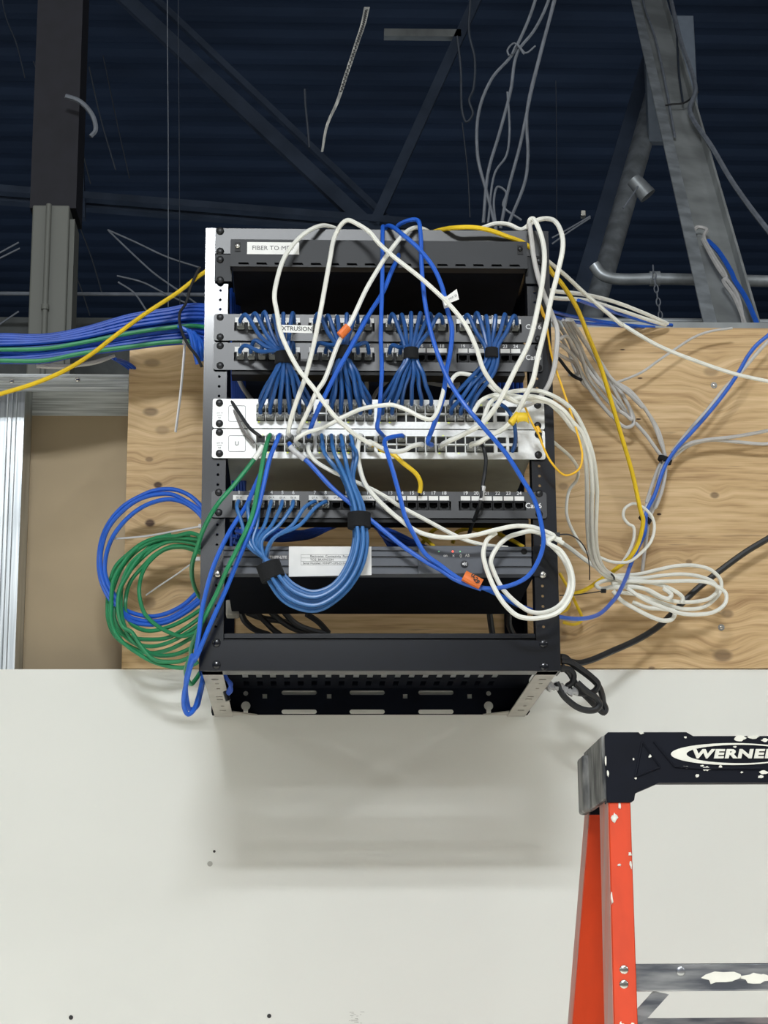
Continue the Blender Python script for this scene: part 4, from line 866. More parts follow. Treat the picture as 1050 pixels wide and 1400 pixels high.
for k in range(3):
    cable('blue_network_cable', [P(150+k*4, 487+k*2, -.05), P(166+k*4, 496, -.02), P(182+k*5, 508+k, .01)], .003, m_tb, 'blue cable dropping behind the plywood edge under the trunk, %s from the left' % ORD[k], 'network cable', 'blue cables behind the plywood edge', n=7)
for k in range(3):
    cable('clear_wrap', [P(50, 497+k*2, -.09), P(90, 500+k, -.09), P(130, 496-k, -.09), P(157, 486, -.09)], .003, m_gc, 'pale grey wrap under the blue trunk at left, %s down' % ORD[k], 'cable wrap', 'pale wraps under the trunk', n=7)

# --- dangling blue cables under the left corner and inside bottom
for k in range(3):
    cable('blue_network_cable', route(['O', [(690, 560), (720, 680+10*k), (780+10*k, 790), (800-20*k, 880), (740, 950)]], [(0, 330), (1, 300)]), .0028, m_tb, 'blue cable end tied behind the left bottom rail, %s from the left' % ORD[k], 'network cable', 'blue cable ends at the bottom rail', n=7)
T = P(310, 952, -.3); tag(MB().tube([P(308, 945, -.3), P(312, 958, -.3)], .004, 8).build('black_zip_tie', m_blk), 'black zip tie around the blue cable ends at bottom left rail', 'cable tie')

# --- ties, tags and tape
def zip_tie(segs, g, r, m, label, head=True, name='zip_tie'):
    pts = spline(route(segs, g), 6); o = tag(MB().tube(pts, r, 6, flat=.5).build(name, m), label, 'cable tie')
    if head: MB().box(pts[0].x-.004, pts[0].x+.004, pts[0].y-.003, pts[0].y+.003, pts[0].z-.003, pts[0].z+.003).build('tie_head', m, o)
    return o
zip_tie(['G', [(885, 235), (878, 330), (862, 500), (840, 668)]], 150, .0026, m_clear, 'clear zip tie tail hanging in front of the plywood from the trunk')
zip_tie(['H', [(962, 243), (880, 258), (700, 290), (550, 303)]], [(0, 130), (1, 60)], .0026, m_clear, 'long clear zip tie tail pointing left over the blue coil')
zip_tie(['H', [(945, 400), (850, 470), (760, 530), (700, 572)]], [(0, 130), (1, 60)], .0024, m_clear, 'clear zip tie tail slanting down inside the green coil')
zip_tie(['J', [(103, 168), (160, 168), (205, 195), (235, 240), (248, 300), (250, 370)]], [(0, 480), (1, 440)], .0018, m_blk, 'black zip tie with a long curved tail at the right rack post')
zip_tie(['J', [(312, 420), (240, 430), (180, 438), (115, 440)]], [(0, 110), (1, 120)], .0014, m_blk, 'thin black zip tie tail from the tied coil to the rack')
zip_tie(['Y', [(160, 545), (185, 550), (205, 570), (210, 592)]], 130, .0024, m_blk, 'black zip tie around the neck of the white tied coil', head=False)
def band(c, r, h, tilt, m, label, Y, name='velcro_tie'):
    T = P(c[0], c[1], Y); d = Vector((math.sin(tilt), 0, math.cos(tilt)))
    return tag(MB().tube([T+d*h, T-d*h], r, 18, flat=.8).build(name, m), label, 'cable tie')
band((909, 629), .0135, .0035, -1.2+1.57, m_black, 'upper black tie around grey cables on the plywood', -.036)
band((882, 710), .012, .0035, .5, m_black, 'lower black tie around cables on the plywood beside yellow cable', -.04)
# paper flag on the white cable
fl = thing('paper_flag', P(609, 411, -.545), 'white paper flag tag on the white cable in front of the dark gap', 'cable tag')
a = [P(605, 406, -.548), P(611, 405, -.548), P(615, 416, -.548), P(608, 418, -.548)]
MB().add(a+[v+Vector((0, .012, 0)) for v in a], [(0, 1, 2, 3), (7, 6, 5, 4), (0, 4, 5, 1), (1, 5, 6, 2), (2, 6, 7, 3), (3, 7, 4, 0)]).build('wrap', m_white, fl)
a = [P(611, 405, -.549), P(624.5, 395, -.552), P(627.5, 409, -.552), P(613, 415, -.549)]
MB().add(a+[v+Vector((0, .0006, 0)) for v in a], [(0, 1, 2, 3), (7, 6, 5, 4), (0, 4, 5, 1), (1, 5, 6, 2), (2, 6, 7, 3), (3, 7, 4, 0)]).build('flag', m_white, fl)
c = P(619, 406.5, -.5535); MB().text('MDF 23', c.x, c.y, c.z, .0042, rot=.55).build('flag_print', m_ink, fl)
# extrusion label
a = P(380, 444, -.520); b = P(427, 455.5, -.520)
ex = tag(MB().hexa([(a.x, -.5204, b.z+.001), (a.x, -.5198, b.z+.001), (b.x, -.5198, b.z), (b.x, -.5204, b.z), (a.x, -.5204, a.z), (a.x, -.5198, a.z), (b.x, -.5198, a.z-.001), (b.x, -.5204, a.z-.001)]).build('paper_label', m_white), 'small white printed paper label lying on the leftmost dark blue bundle', 'label')
MB().text('EXTRUSION', (a.x+b.x)/2+.0005, -.5206, (a.z+b.z)/2, .0088, bold=.00008, rot=-.02).build('label_text', m_inkdk, ex)
# orange tape bands
pts = route(['A', [(845, 630), (815, 658), (790, 690)]], 534)
d = (pts[2]-pts[0]).normalized(); c = P(470.5, 453, -.534)
tag(MB().tube([c-d*.009, c+d*.009], .0066, 12, flat=.7).build('orange_tape_band', m_org, ang=20), 'orange tape band wrapped around the slanting white cable at left', 'tape')
c = P(646, 793, -.507); d = (P(660, 800, -.507)-P(633, 786, -.507)).normalized()
ot = tag(MB().tube([c-d*.0135, c+d*.0135], [.0095, .0095], 12, flat=.75).build('orange_tape_flag', m_org, ang=20), 'orange tape tag with black writing on the bright blue cables below the battery backup', 'tape')
MB().text('0-29', c.x+.003, c.y-.0098, c.z, .0085, bold=.0003, rot=-1.0).build('tape_writing', m_inkdk, ot)
c0, c1 = P(698, 579, -.53), P(709, 566, -.53)
yt = tag(MB().tube([c0, c1], .0052, 12).build('yellow_tag', m_tagy), 'yellow wrap tag with curled flag on the white cable at the right end of switches', 'cable tag')
c = P(713, 573, -.532); mb = MB(); prev = None
vs = []; n = 9
for k in range(n):
    a = -1.2+2.4*k/(n-1); vs += [(c.x+.0085*math.sin(a), c.y-.004*math.cos(a), c.z+.0085), (c.x+.0085*math.sin(a)+.002, c.y-.004*math.cos(a), c.z-.0085+.004*math.cos(a))]
mb.add(vs, [(2*k, 2*k+2, 2*k+3, 2*k+1) for k in range(n-1)]); o = mb.build('curled_flag', m_tagy, yt)
sm = o.modifiers.new('t', 'SOLIDIFY'); sm.thickness = .0008

# ================================================================== LADDER
LY = -.80
def ledge(px, py, Y): return P(px, py, Y)
lad = thing('stepladder', (P(1002, 1000, LY).x, -.8, 0), 'orange fibreglass stepladder with paint splashed black top cap, in front of the wall', 'ladder')
fy = LY; by = LY+.165
xc = P(1002, 1040, fy).x; xl = P(828, 1040, fy).x; hwid = xc-xl
zc = lambda y: P(900, y, fy).z
ztop = zc(1001)
def capx(px): return P(px, 1040, fy).x
left = [(xl, zc(1005)), (xl+.004, ztop), (capx(866), ztop), (capx(940), ztop), (capx(952), zc(1008)), (xc, zc(1008))]
bot = [(xc, zc(1070)), (capx(900), zc(1070)), (capx(867), zc(1084)), (capx(865), zc(1094)), (capx(861), zc(1097)), (xl, zc(1097))]
half = left+bot
full = half[:6]+[(2*xc-a, b) for a, b in reversed(left[:5])]+[(2*xc-a, b) for a, b in reversed(bot[1:])]+bot[0:1]*0+[]
full = left+[(2*xc-a, b) for a, b in reversed(left[:5])]+[(2*xc-a, b) for a, b in reversed(bot[1:])]+bot
# order: left top -> centre -> right top -> right bottom (outer to inner) -> centre bottom -> left bottom
MB().curve([full], .02, XZ(fy+.010)).build('top_cap_front', m_capblk, lad, bevel=.003)
full_r = [(a, max(b, zc(1052)) if abs(a-xc) < hwid-.035 else b) for a, b in full]
MB().curve([full_r], .02, XZ(by-.010)).build('top_cap_rear', m_capblk, lad, bevel=.003)
MB().box(xl+.004, 2*xc-xl-.004, fy+.018, by-.018, ztop-.016, ztop-.002).build('top_cap_tray', m_capblk, lad, bevel=.003)
for sx in (-1, 1):
    x = xc+sx*hwid
    MB().hexa([(x-.004, fy+.004, zc(1093)), (x-.004, by-.01, zc(1093)), (x+.004, by-.01, zc(1093)), (x+.004, fy+.004, zc(1093)), (x-.004, fy+.004, ztop-.004), (x-.004, by-.004, ztop-.004), (x+.004, by-.004, ztop-.004), (x+.004, fy+.004, ztop-.004)]).build('cap_side', m_capside, lad, bevel=.002)
    c = Vector((x+sx*.006, by-.02, ztop-.05)); MB().box(min(x, x+sx*.012), max(x, x+sx*.012), by-.045, by+.005, ztop-.085, ztop-.012).build('cap_spreader_lug', m_capside, lad, bevel=.004)
# embossed mark
cl = P(1002, 1031, fy); ex_, ez_ = capx(1002)-capx(917), (zc(1016)-zc(1046))/2
el = [(cl.x+ex_*math.cos(t), cl.z+ez_*math.sin(t)) for t in [2*PI*k/40 for k in range(40)]]
el2 = [(cl.x+ex_*.11+ex_*.86*math.cos(t), cl.z+ez_*.84*math.sin(t)) for t in [2*PI*k/40 for k in range(40)]]
em = MB().curve([el, el2], .0012, XZ(fy-.0006)).build('emblem_ring', m_paint, lad)
MB().text('WERNER', cl.x+.001, fy-.001, cl.z-.0003, .0148, bold=.0007, shear=.16, thick=.002, wide=1.62, space=1.12).build('emblem_lettering', m_paint, em)
# raised triangular web and ridges on the cap
mb = MB(); t3 = [(capx(879), zc(1014)), (capx(902), zc(1049)), (capx(868), zc(1062))]
for a, b in zip(t3, t3[1:]+t3[:1]): mb.tube([(a[0], fy-.0005, a[1]), (b[0], fy-.0005, b[1])], .0012, 6)
t4 = [(capx(895), zc(1014)), (capx(922), zc(1048)), (capx(960), zc(1051)), (2*xc-capx(960), zc(1051))]
for a, b in zip(t4, t4[1:]): mb.tube([(a[0], fy-.0005, a[1]), (b[0], fy-.0005, b[1])], .0015, 6)
mb.build('cap_ridges', m_capblk, lad)
def splat(mb, px, py, w, h, Y, rs, seed):
    q = P(px, py, Y); rg = random.Random(seed); n = 14
    mb.prism([(q.x+w*rg.uniform(.55, 1.1)*math.cos(2*PI*k/n), q.z+h*rg.uniform(.5, 1.1)*math.sin(2*PI*k/n)) for k in range(n)], Y-.0008, Y+.001)
for k, (px, py, w, h) in enumerate(((1012, 1009, 9, 5), (1030, 1008, 10, 3), (936, 1049, 7, 2), (966, 1051, 6, 4), (985, 1048, 3, 2.5), (953, 1061, 3, 3), (1044, 1056, 7, 3), (1040, 1062, 5, 3), (831, 1057, 2.2, 5), (877, 998+4, 4, 2), (937, 1008, 2, 1.5), (889, 1034, 2.5, 3), (866, 1038, 1.6, 2), (869, 1064, 2, 1.5), (1046, 1012, 6, 3), (1014, 1056, 2, 1.5), (960, 1047, 3, 1.5), (828, 1040, 1.2, 9), (1005, 1021, 3, 1.5))):
    mb = MB(); splat(mb, px, py, w*.00089, h*.00089, fy-.0004, 1, k); mb.build('paint_splatter', m_paint, lad)
# rails : channel sections from the cap to the floor
def rail(top, bot, w_top, w_bot, dep, sgn, name, face=m_orange):
    # top/bot: outer front corner, channel opening inwards
    top = Vector(top); bot = Vector(bot)
    pr = [(0, 0), (1, 0), (1, -.12), (.08, -.12)]
    def ring(c, w):
        t_ = .004
        return [c+Vector((sgn*0, 0, 0)), c+Vector((sgn*w, 0, 0)), c+Vector((sgn*w, t_, 0)), c+Vector((sgn*t_, t_, 0)), c+Vector((sgn*t_, dep-t_, 0)), c+Vector((sgn*w, dep-t_, 0)), c+Vector((sgn*w, dep, 0)), c+Vector((0, dep, 0))]
    a = ring(top, w_top); b = ring(bot, w_bot); n = 8
    mb = MB().add(a+b, [tuple(range(n)), tuple(range(2*n-1, n-1, -1))]+[(i, (i+1) % n, (i+1) % n+n, i+n) for i in range(n)])
    o = mb.build(name, face, lad, bevel=.0012)
    sd = MB().hexa([bot+Vector((-sgn*.0006, .003, 0)), bot+Vector((-sgn*.0006, dep-.003, 0)), bot+Vector((0, dep-.003, 0)), bot+Vector((0, .003, 0)), top+Vector((-sgn*.0006, .003, 0)), top+Vector((-sgn*.0006, dep-.003, 0)), top+Vector((0, dep-.003, 0)), top+Vector((0, .003, 0))])
    sd.build('worn_rail_face', m_scuff, o)
    return o
tF = P(832, 1096, LY+.002); bF = P(839.5, 1400, LY-.085)
dF = (bF-tF)/(tF.z-bF.z); botF = tF+dF*(tF.z-.01); topF = tF-dF*.02
wT = P(862, 1096, LY).x-P(832, 1096, LY).x; wB = wT*1.15
for sgn in (1, -1):
    mir = lambda v: v if sgn == 1 else Vector((2*xc-v.x, v.y, v.z))
    rail(mir(topF), mir(botF), wT, wB, .075, sgn, 'front_rail')
tR = P(807.5, 1098, LY+.15); bR = P(783, 1400, LY+.215)
dR = (bR-tR)/(tR.z-bR.z); botR = tR+dR*(tR.z-.01); topR = tR-dR*.03
for sgn in (1, -1):
    mir = lambda v: v if sgn == 1 else Vector((2*xc-v.x, v.y, v.z))
    rail(mir(topR), mir(botR), .040, .062, .05, sgn, 'rear_rail')
for z_ in (.05,):
    pass
# steps
zs1 = P(940, 1317, LY-.07).z; zs0 = P(940, 1355, LY-.07).z
k = 0; zz = zs1
while zz > .25:
    c = tF+dF*(tF.z-zz); xs = c.x+.002; Ys = c.y+.002
    st = MB().box(xs+.004, 2*xc-xs-.004, Ys, Ys+.003, zz-(zs1-zs0), zz).box(xs+.004, 2*xc-xs-.004, Ys, Ys+.075, zz-.003, zz).box(xs+.004, 2*xc-xs-.004, Ys+.072, Ys+.075, zz-(zs1-zs0)*.7, zz).build('step', m_alu, lad, bevel=.0015)
    if k == 0:
        mb = MB(); splat(mb, 985, 1337, .027, .0085, Ys-.0003, 1, 5); splat(mb, 1035, 1337, .022, .007, Ys-.0003, 1, 9); mb.build('paint_patch', m_paint, st)
        q = P(930.5, 1328, Ys); MB().dome(q, .0055, .002, 16).build('rivet', m_alu, st)
        for py in (1326, 1346):
            q = P(853, py, LY-.06); q = P(853, py, (tF+dF*(tF.z-q.z)).y); MB().dome(q, .0056, .0025, 16).build('rivet', m_chrome, lad)
    for sgn in (1, -1):
        f_ = lambda x: x if sgn == 1 else 2*xc-x
        a = Vector((f_(P(905, 1357, Ys).x), Ys+.004, P(905, 1357, Ys).z-(zs1-zz))); b = Vector((f_(P(866, 1400, Ys).x), Ys+.004, P(866, 1400, Ys).z-(zs1-zz)))
        w = Vector((sgn*.009, 0, -.002)); MB().hexa([b-w, b-w+Vector((0, .003, 0)), b+w+Vector((0, .003, 0)), b+w, a-w, a-w+Vector((0, .003, 0)), a+w+Vector((0, .003, 0)), a+w]).build('step_brace', m_alu, lad)
    zz -= .305; k += 1
zr = P(900, 1392, LY+.2).z; c = tR+dR*(tR.z-zr)
k = 0
while zr > .2:
    c = tR+dR*(tR.z-zr); MB().box(c.x+.004, 2*xc-c.x-.004, c.y+.01, c.y+.014, zr-.02, zr).build('rear_crossbar', m_alu, lad); zr -= .305
mb = MB()
def fsp(mb, t, u, w, h, seed):          # paint splashes on the left front rail face
    c = tF+dF*t; rg = random.Random(seed); n = 12; x = c.x+wT*u
    mb.add([(x+w*rg.uniform(.5, 1.1)*math.cos(2*PI*k/n), c.y-.0009+dF.y*(-h*math.sin(2*PI*k/n)), c.z+h*rg.uniform(.5, 1.1)*math.sin(2*PI*k/n)) for k in range(n)], [tuple(range(n))])
for k, (t, u, w, h) in enumerate(((.065, .90, .0028, .003), (.078, .93, .0018, .006), (.078, .40, .003, .002), (.118, .04, .0016, .009), (.265, .35, .0032, .008), (.262, .8, .003, .0015), (.02, .25, .0045, .006), (.005, .5, .002, .006))):
    mb = MB(); fsp(mb, t, u, w, h, k+40); o = mb.build('paint_splash', m_paint, lad); sm = o.modifiers.new('t', 'SOLIDIFY'); sm.thickness = .0006

# ================================================================== DARK HALL BEHIND THE WALL
def bar(a, b, w, h, name, m, parent=None, roll=0):
    a = Vector(a); b = Vector(b); t = (b-a).normalized(); u = t.cross(Vector((0, 1, 0))).normalized(); v = u.cross(t)
    s = [u*w/2+v*h/2, -u*w/2+v*h/2, -u*w/2-v*h/2, u*w/2-v*h/2]
    return MB().sweep(s, a, b).build(name, m, parent)
# grey sleeved column
cy = 1.5
x0, x1 = P(40, 400, cy).x, P(91, 400, cy).x; ztc = P(60, 280, cy).z
co = thing('support_column', ((x0+x1)/2, cy, 0), 'grey column with a conduit, rising behind the stud wall at left', 'column')
MB().box(x0, x1, cy, cy+.14, 0, ztc).build('sleeve', m_colgrey, co, bevel=.004)
MB().box(x1, x1+.012, cy+.02, cy+.12, 0, ztc-.03).build('edge_strip', m_colgrey, co)
MB().tube([(P(63, 400, cy).x, cy-.008, 0), (P(63, 400, cy).x, cy-.008, ztc-.002)], .007, 10).build('conduit', m_colgrey, co)
MB().tube([(P(63, 400, cy).x, cy-.008, P(60, 425, cy).z), (P(63, 400, cy).x, cy-.008, P(60, 418, cy).z)], .010, 10).build('conduit_coupling', m_colgrey, co)
MB().box(x0-.01, x1+.014, cy+.02, cy+.16, ztc, 7).build('upper_post', m_colblk, co)
a, b = P(-60, 433, 2.4), P(180, 433, 2.4)
tag(MB().box(a.x, b.x, 2.4, 2.5, 0, a.z).build('partition_wall', mat('dim_grey_partition', (86, 90, 90), .8)), 'low grey partition wall far behind the stud wall at left', 'partition')
tag(MB().tube([P(-60, 401, 2.2), P(300, 403, 2.2)], .006, 8).build('horizontal_pipe', m_wire), 'thin horizontal pipe crossing behind the grey column at left', 'pipe')
# truss
tr = thing('roof_truss', P(300, 290, 6), 'dark steel roof truss with crossing diagonals high in the background', 'truss')
bar(P(-60, 255, 6), P(560, 305, 6), .035, .06, 'bottom_chord', m_steel, tr); bar(P(-60, 268, 6.1), P(560, 318, 6.1), .035, .06, 'bottom_chord', m_steel, tr)
bar(P(130, -40, 6), P(520, 325, 6), .07, .05, 'diagonal', m_steel, tr); bar(P(150, -60, 6.1), P(545, 315, 6.1), .03, .05, 'diagonal', m_steel, tr)
bar(P(660, -20, 6), P(510, 310, 6), .05, .05, 'diagonal', m_steel, tr)
bar(P(525, 47, 6), P(630, 48, 6), .04, .05, 'cross_member', m_steel2, tr)
bar(P(100, -30, 6), P(110, 300, 6), .05, .05, 'hanger', m_steel, tr)
for (x, y0, y1) in ((450, 0, 260),):
    pass
j = thing('roof_joist', P(800, 100, 9), 'dark steel joist running level across the top of the background', 'joist')
bar(P(-100, 8, 9), P(1150, -10, 9), .06, .08, 'top_chord', m_steel, j)
for k in range(9): bar(P(150*k-60, 0, 9), P(150*k+20, -120, 9), .03, .03, 'web_rod', m_steel, j)
bar(P(-100, -120, 9), P(1150, -130, 9), .06, .08, 'bottom_chord', m_steel, j)
# hanging wires
def wire(segs, Y, r, m, label, name='hanging_wire', cat='wire', group=None):
    q0 = pix(segs)[0]
    if q0[1] <= 12:
        q = P(q0[0], q0[1], Y); pts = [Vector((q.x, q.y, 7.02)), Vector((q.x, q.y, (q.z+7.02)/2))]+route(segs, -Y*1000)
        return cable(name, pts, r, m, label, cat, group, n=6)
    return cable(name, route(segs, -Y*1000), r, m, label, cat, group, n=6)
wire(['.', [(229, -40), (230, 200), (230, 420)]], 1.6, .0011, m_wire, 'thin vertical suspension wire, left one of two, beside the rack', group='suspension wires')
wire(['.', [(244, -40), (245, 200), (246, 420)]], 1.6, .0011, m_wiredk, 'thin vertical suspension wire, right one of two, beside the rack', group='suspension wires')
wire(['.', [(760, 110), (761, 200), (761, 300)]], 2.5, .0012, m_wiredk, 'thin vertical wire above the right corner of the rack')
hang = [(['N', [(225, -60), (205, 30), (160, 140), (125, 205), (60, 280), (12, 400), (8, 560), (40, 690), (68, 800), (80, 860)]], 'bowing far left'),
        (['N', [(275, -60), (255, 20), (210, 110), (150, 190), (125, 330), (85, 480), (45, 620), (28, 800)]], 'crossing the knot in the middle'),
        (['N', [(300, -60), (285, 0), (245, 150), (200, 330), (160, 520), (115, 690), (90, 820)]], 'long straight one'),
        (['N', [(290, -60), (272, 40), (230, 200), (185, 400), (188, 560), (178, 650), (120, 800)]], 'bending back at its foot'),
        (['N', [(115, 330), (122, 480), (110, 560), (70, 620), (45, 800)]], 'short one at the left'),
        (['N', [(75, 820), (66, 720), (80, 670), (110, 690), (100, 740), (165, 790)]], 'small curl near the rack top')]
for k, (s, w) in enumerate(hang): wire(s, 1.4, .0042 if k < 4 else .003, m_wire, 'grey hanging cable above the rack at right, '+w, 'hanging_cable', 'cable', 'hanging cables above the rack')
for k, s in enumerate((['N', [(130, 195), (150, 160), (180, 190), (215, 165)]], ['N', [(120, 200), (115, 180), (140, 155), (175, 195)]])):
    wire(s, 1.39, .0025, m_wire, 'short tie wire knotted round the hanging cables, '+('right' if k == 0 else 'left')+' end')
wire(['M', [(770, -30), (765, 120), (785, 210), (780, 320), (765, 360), (778, 410), (755, 438), (740, 400), (735, 250), (722, 130)]], 1.8, .0035, m_wiredk, 'dark cable with a hook shaped end hanging from the roof', 'hanging_cable', 'cable')
wire(['M', [(740, 440), (760, 620), (768, 780)]], 2.2, .002, m_wiredk, 'dark thin wire below the hook shaped cable')
# flat strap
pts = route(['M', [(398, 25), (385, 85), (362, 155), (325, 265), (292, 365), (255, 450), (237, 545)]], -1300); rs = [.0070, .0062, .0058, .0048, .004, .0032, .0026]
mb = MB(); sm_ = spline(pts, 8); L_ = len(sm_); vs = []
for i, q in enumerate(sm_):
    w = .0072+(.0028-.0072)*i/(L_-1); vs += [q+Vector((-w, 0, 0)), q+Vector((w, 0, 0)), q+Vector((w, .0012, 0)), q+Vector((-w, .0012, 0))]
mb.add(vs, [(4*i+a, 4*i+(a+1) % 4, 4*i+4+(a+1) % 4, 4*i+4+a) for i in range(L_-1) for a in range(4)]+[(0, 1, 2, 3)])
stp = tag(mb.build('hanging_strap', mat('pale_strap', (196, 196, 190), .6, 0, 0, (60, 60, 22), rgb2=(110, 112, 112))), 'pale narrow strap with black marks hanging in the dark at the top', 'strap')
mb = MB()
for i in range(2, int(L_*.62)):
    q = sm_[i]; mb.box(q.x-.003, q.x+.002, q.y-.0012, q.y-.0004, q.z-.002, q.z+.002)
    q = (sm_[i]+sm_[i-1])/2; mb.box(q.x-.001, q.x+.004, q.y-.0012, q.y-.0004, q.z-.0015, q.z+.0015)
mb.build('strap_marks', m_inkdk, stp)
wire(['M', [(175, 320), (178, 380), (185, 450), (192, 530)]], 1.5, .003, m_wiredk, 'short faint wire left of the pale strap')
wire(['L', [(235, 345), (280, 360), (315, 390), (338, 430), (342, 470), (325, 490)]], 1.45, .0062, m_wire, 'short curved grey tube beside the black column at left', 'curved_tube', 'tube')
for k, s in enumerate((['L', [(150, 0), (190, 160), (240, 345)]], ['L', [(320, 240), (360, 420), (415, 610)]], ['L', [(280, 480), (325, 660)]], ['U', [(380, 170), (440, 330), (490, 500)]], ['U', [(360, 400), (395, 490), (430, 600)]],
                       ['L', [(10, 10), (60, 160), (90, 280)]], ['L', [(120, 220), (160, 330), (185, 400)]], ['L', [(370, 200), (420, 440), (465, 640)]])):
    wire(s, 2.0+.2*k, .0022, m_wiredk, 'faint dark wire slanting behind the grey column, '+('upper, reaching the curved tube', 'long one right of the column', 'short one right of the column', 'near the column top', 'pale, at the column foot', 'at the top left corner', 'across the black post', 'rightmost')[k], group='faint slanting wires')
for k, s in enumerate((['U', [(515, 190), (640, 245), (800, 320), (960, 372)]], ['U', [(520, 195), (640, 310), (740, 400), (860, 485), (950, 550)]], ['U', [(560, 410), (680, 440), (790, 495), (900, 545)]], ['U', [(565, 440), (640, 490), (700, 575)]], ['U', [(-20, 310), (90, 250)]], ['U', [(-20, 335), (95, 278)]], ['U', [(-20, 655), (90, 580)]])):
    wire(s, 2.0, .0026, m_wire, 'thin grey wire strung behind the wall at left, '+('top one', 'long diagonal', 'lower arc', 'short lowest', 'upper at the left edge', 'second at the left edge', 'low at the left edge')[k], group='strung wires at left')

# right: sloping steel channel brace, pipe brace, panel, conduits
by_ = 1.2
def YB(y): return 1/(.16+.0002*y)-3.24
A0, B0 = P(873, -60, YB(-60)), P(1018, 500, YB(500))
t = (B0-A0).normalized(); u = t.cross(Vector((0, 1, 0))).normalized()
if u.x < 0: u = -u
br = thing('steel_brace', P(1005, 450, by_), 'wide grey steel channel brace sloping down to the right of the rack', 'steel brace')
hw = .058
def chan(u0, u1, y0, y1, name, m):
    s = [u*u0+Vector((0, y0, 0)), u*u1+Vector((0, y0, 0)), u*u1+Vector((0, y1, 0)), u*u0+Vector((0, y1, 0))]
    return MB().sweep(s, A0, B0).build(name, m, br)
chan(-hw, hw, .03, .036, 'web', m_steel2); chan(-hw, -hw+.012, -.01, .03, 'flange', m_steel2); chan(hw-.006, hw, -.01, .03, 'flange', m_steel2)
chan(-hw-.012, -hw+.018, -.012, -.006, 'edge_lip', m_pipe)
tag(MB().tube([P(912, 60, 4.3), P(902, 110, 4.2), P(806, 445, 3.3), P(760, 640, 2.9), P(690, 1000, 2.6)], [.044, .043, .037, .035, .033], 16).build('pipe_brace', m_pipe), 'round bare metal pipe brace leaning left behind the steel channel', 'pipe')
o = bar(P(892, 80, 4.4), P(775, 480, 3.5), .085, .04, 'angle_brace', m_steel); tag(o, 'dark flat steel brace alongside the round pipe brace', 'steel brace')
a, b = P(880, 20, 3.9), P(957, 194, 3.9)
tag(MB().box(a.x, b.x, 3.9, 3.94, b.z, a.z).build('sheet_metal_box', m_duct, bevel=.004), 'plain blue grey rectangular panel hanging behind the steel channel', 'panel')
cd_ = thing('overhead_conduit', P(930, 380, 1.6), 'horizontal bare metal conduit behind the steel channel, right of the rack', 'conduit')
MB().tube(spline([P(812, 362, 1.6), P(822, 375, 1.6), P(840, 381, 1.6), P(900, 381, 1.6)], 6), .0155, 14).build('bent_section', m_pipe, cd_)
MB().tube([P(895, 381, 1.6), P(1120, 386, 1.6)], .0155, 14).build('straight_section', m_pipe, cd_)
MB().tube([P(888, 381, 1.6), P(902, 381, 1.6)], .0195, 14).build('coupling', m_pipe, cd_)
MB().tube([P(950, 382, 1.6), P(975, 382, 1.6)], .018, 14).build('coupling', m_pipe, cd_)
tag(MB().tube([P(730, 438, 1.3), P(1120, 441, 1.3)], .008, 10).build('low_pipe', m_pipe), 'thin horizontal pipe just above the plywood top edge', 'pipe')
tag(MB().box(P(745, 446, .3).x, P(1130, 446, .3).x, .28, .33, P(900, 460, .3).z, P(900, 445, .3).z).build('steel_angle', m_steel2), 'grey steel angle just behind the top edge of the plywood', 'steel angle')
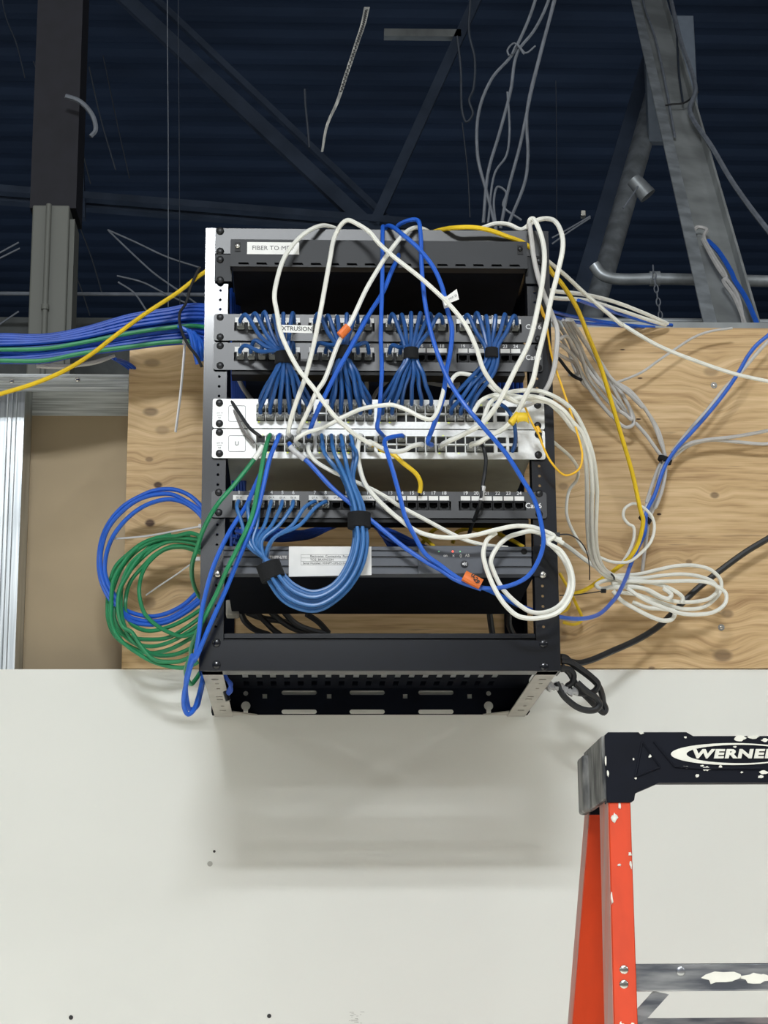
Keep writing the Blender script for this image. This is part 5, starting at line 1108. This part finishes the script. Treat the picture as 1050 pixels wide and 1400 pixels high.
# chain
ch = thing('chain', P(900, 410, 1.55), 'dark chain hanging from the horizontal conduit', 'chain')
l0 = None
for k in range(9):
    c = P(893+1.4*k, 368+9*k, 1.56); n = 14; ax = (k % 2)
    pts = [c+Vector(((.0055*math.cos(2*PI*i/n))*(1 if ax else .25), (.0055*math.cos(2*PI*i/n))*(.25 if ax else 1), .011*math.sin(2*PI*i/n))) for i in range(n+1)]
    MB().tube(pts, .0017, 6, cap=False).build('chain_link', m_wire, ch)
c = P(876, 256, 2.0); cn = thing('metal_can', c, 'small dented metal can fitting hanging beside the pipe brace', 'fitting')
MB().tube([P(866, 245, 3.0), P(886, 268, 3.0)], [.026, .031], 16).build('can_body', m_pipe, cn)
MB().tube([P(852, 285, 2.0), P(868, 262, 2.0), P(872, 255, 2.0)], .003, 6).build('bracket_wire', m_wire, cn)
c = P(797, 293, 1.8); tag(MB().box(c.x-.007, c.x+.007, 1.79, 1.81, c.z-.009, c.z+.009).build('beam_clip', m_chrome, bevel=.002), 'tiny bright metal clip above the wires right of the rack top', 'clip')
for k, s in enumerate((['S', [(870, 65), (760, 130), (650, 190)]], ['S', [(870, 75), (740, 160), (650, 225)]])):
    wire(s, 1.8, .0024, m_wire, 'pale wire running from the tiny clip down to the rack corner, '+('upper' if k == 0 else 'lower'))
def bwire(segs, dy, r, m, label, name='hanging_wire', cat='wire'):
    return cable(name, [P(x, y, YB(y)+dy) for x, y in pix(segs)], r*1.15, m, label, cat, None, n=6)
bwire(['N', [(600, -30), (605, 20), (640, 120), (665, 220), (685, 320), (715, 490)]], -.03, .0038, m_wire, 'grey cable running down the face of the steel channel', 'brace_cable', 'cable')
bwire(['N', [(690, -20), (720, 110), (730, 260), (745, 370)]], -.03, .003, m_wiredk, 'dark cable on the right part of the steel channel', 'brace_cable', 'cable')
bwire(['N', [(700, -10), (735, 140), (790, 320), (770, 400), (850, 530), (920, 650), (990, 750), (1060, 840)]], -.06, .0062, m_wire, 'thick grey cable leaving the steel channel towards the right edge', 'brace_cable', 'cable')
bwire(['N', [(650, 385), (700, 375), (745, 370), (800, 330)]], -.05, .0024, m_inkdk, 'black tie strap around the steel channel and cables')
bwire(['N', [(835, 865), (870, 900), (920, 980)], 'I', [(900, 10), (950, 90), (1010, 230), (1020, 260)]], -.04, .0052, m_bc, 'blue cable running down on the steel channel at right', 'brace_cable', 'network cable')
bwire(['N', [(780, 865), (778, 835), (800, 815), (828, 822), (820, 850), (850, 910), (900, 1000)], 'I', [(850, 10), (900, 90), (955, 230), (960, 260)]], -.04, .004, m_gc, 'white cable looped on the steel channel at right', 'brace_cable', 'network cable')
bwire(['N', [(815, 860), (870, 960), (940, 1060)], 'I', [(940, 200), (950, 250)]], -.035, .004, m_gc, 'second white cable inside the steel channel at right', 'brace_cable', 'network cable')
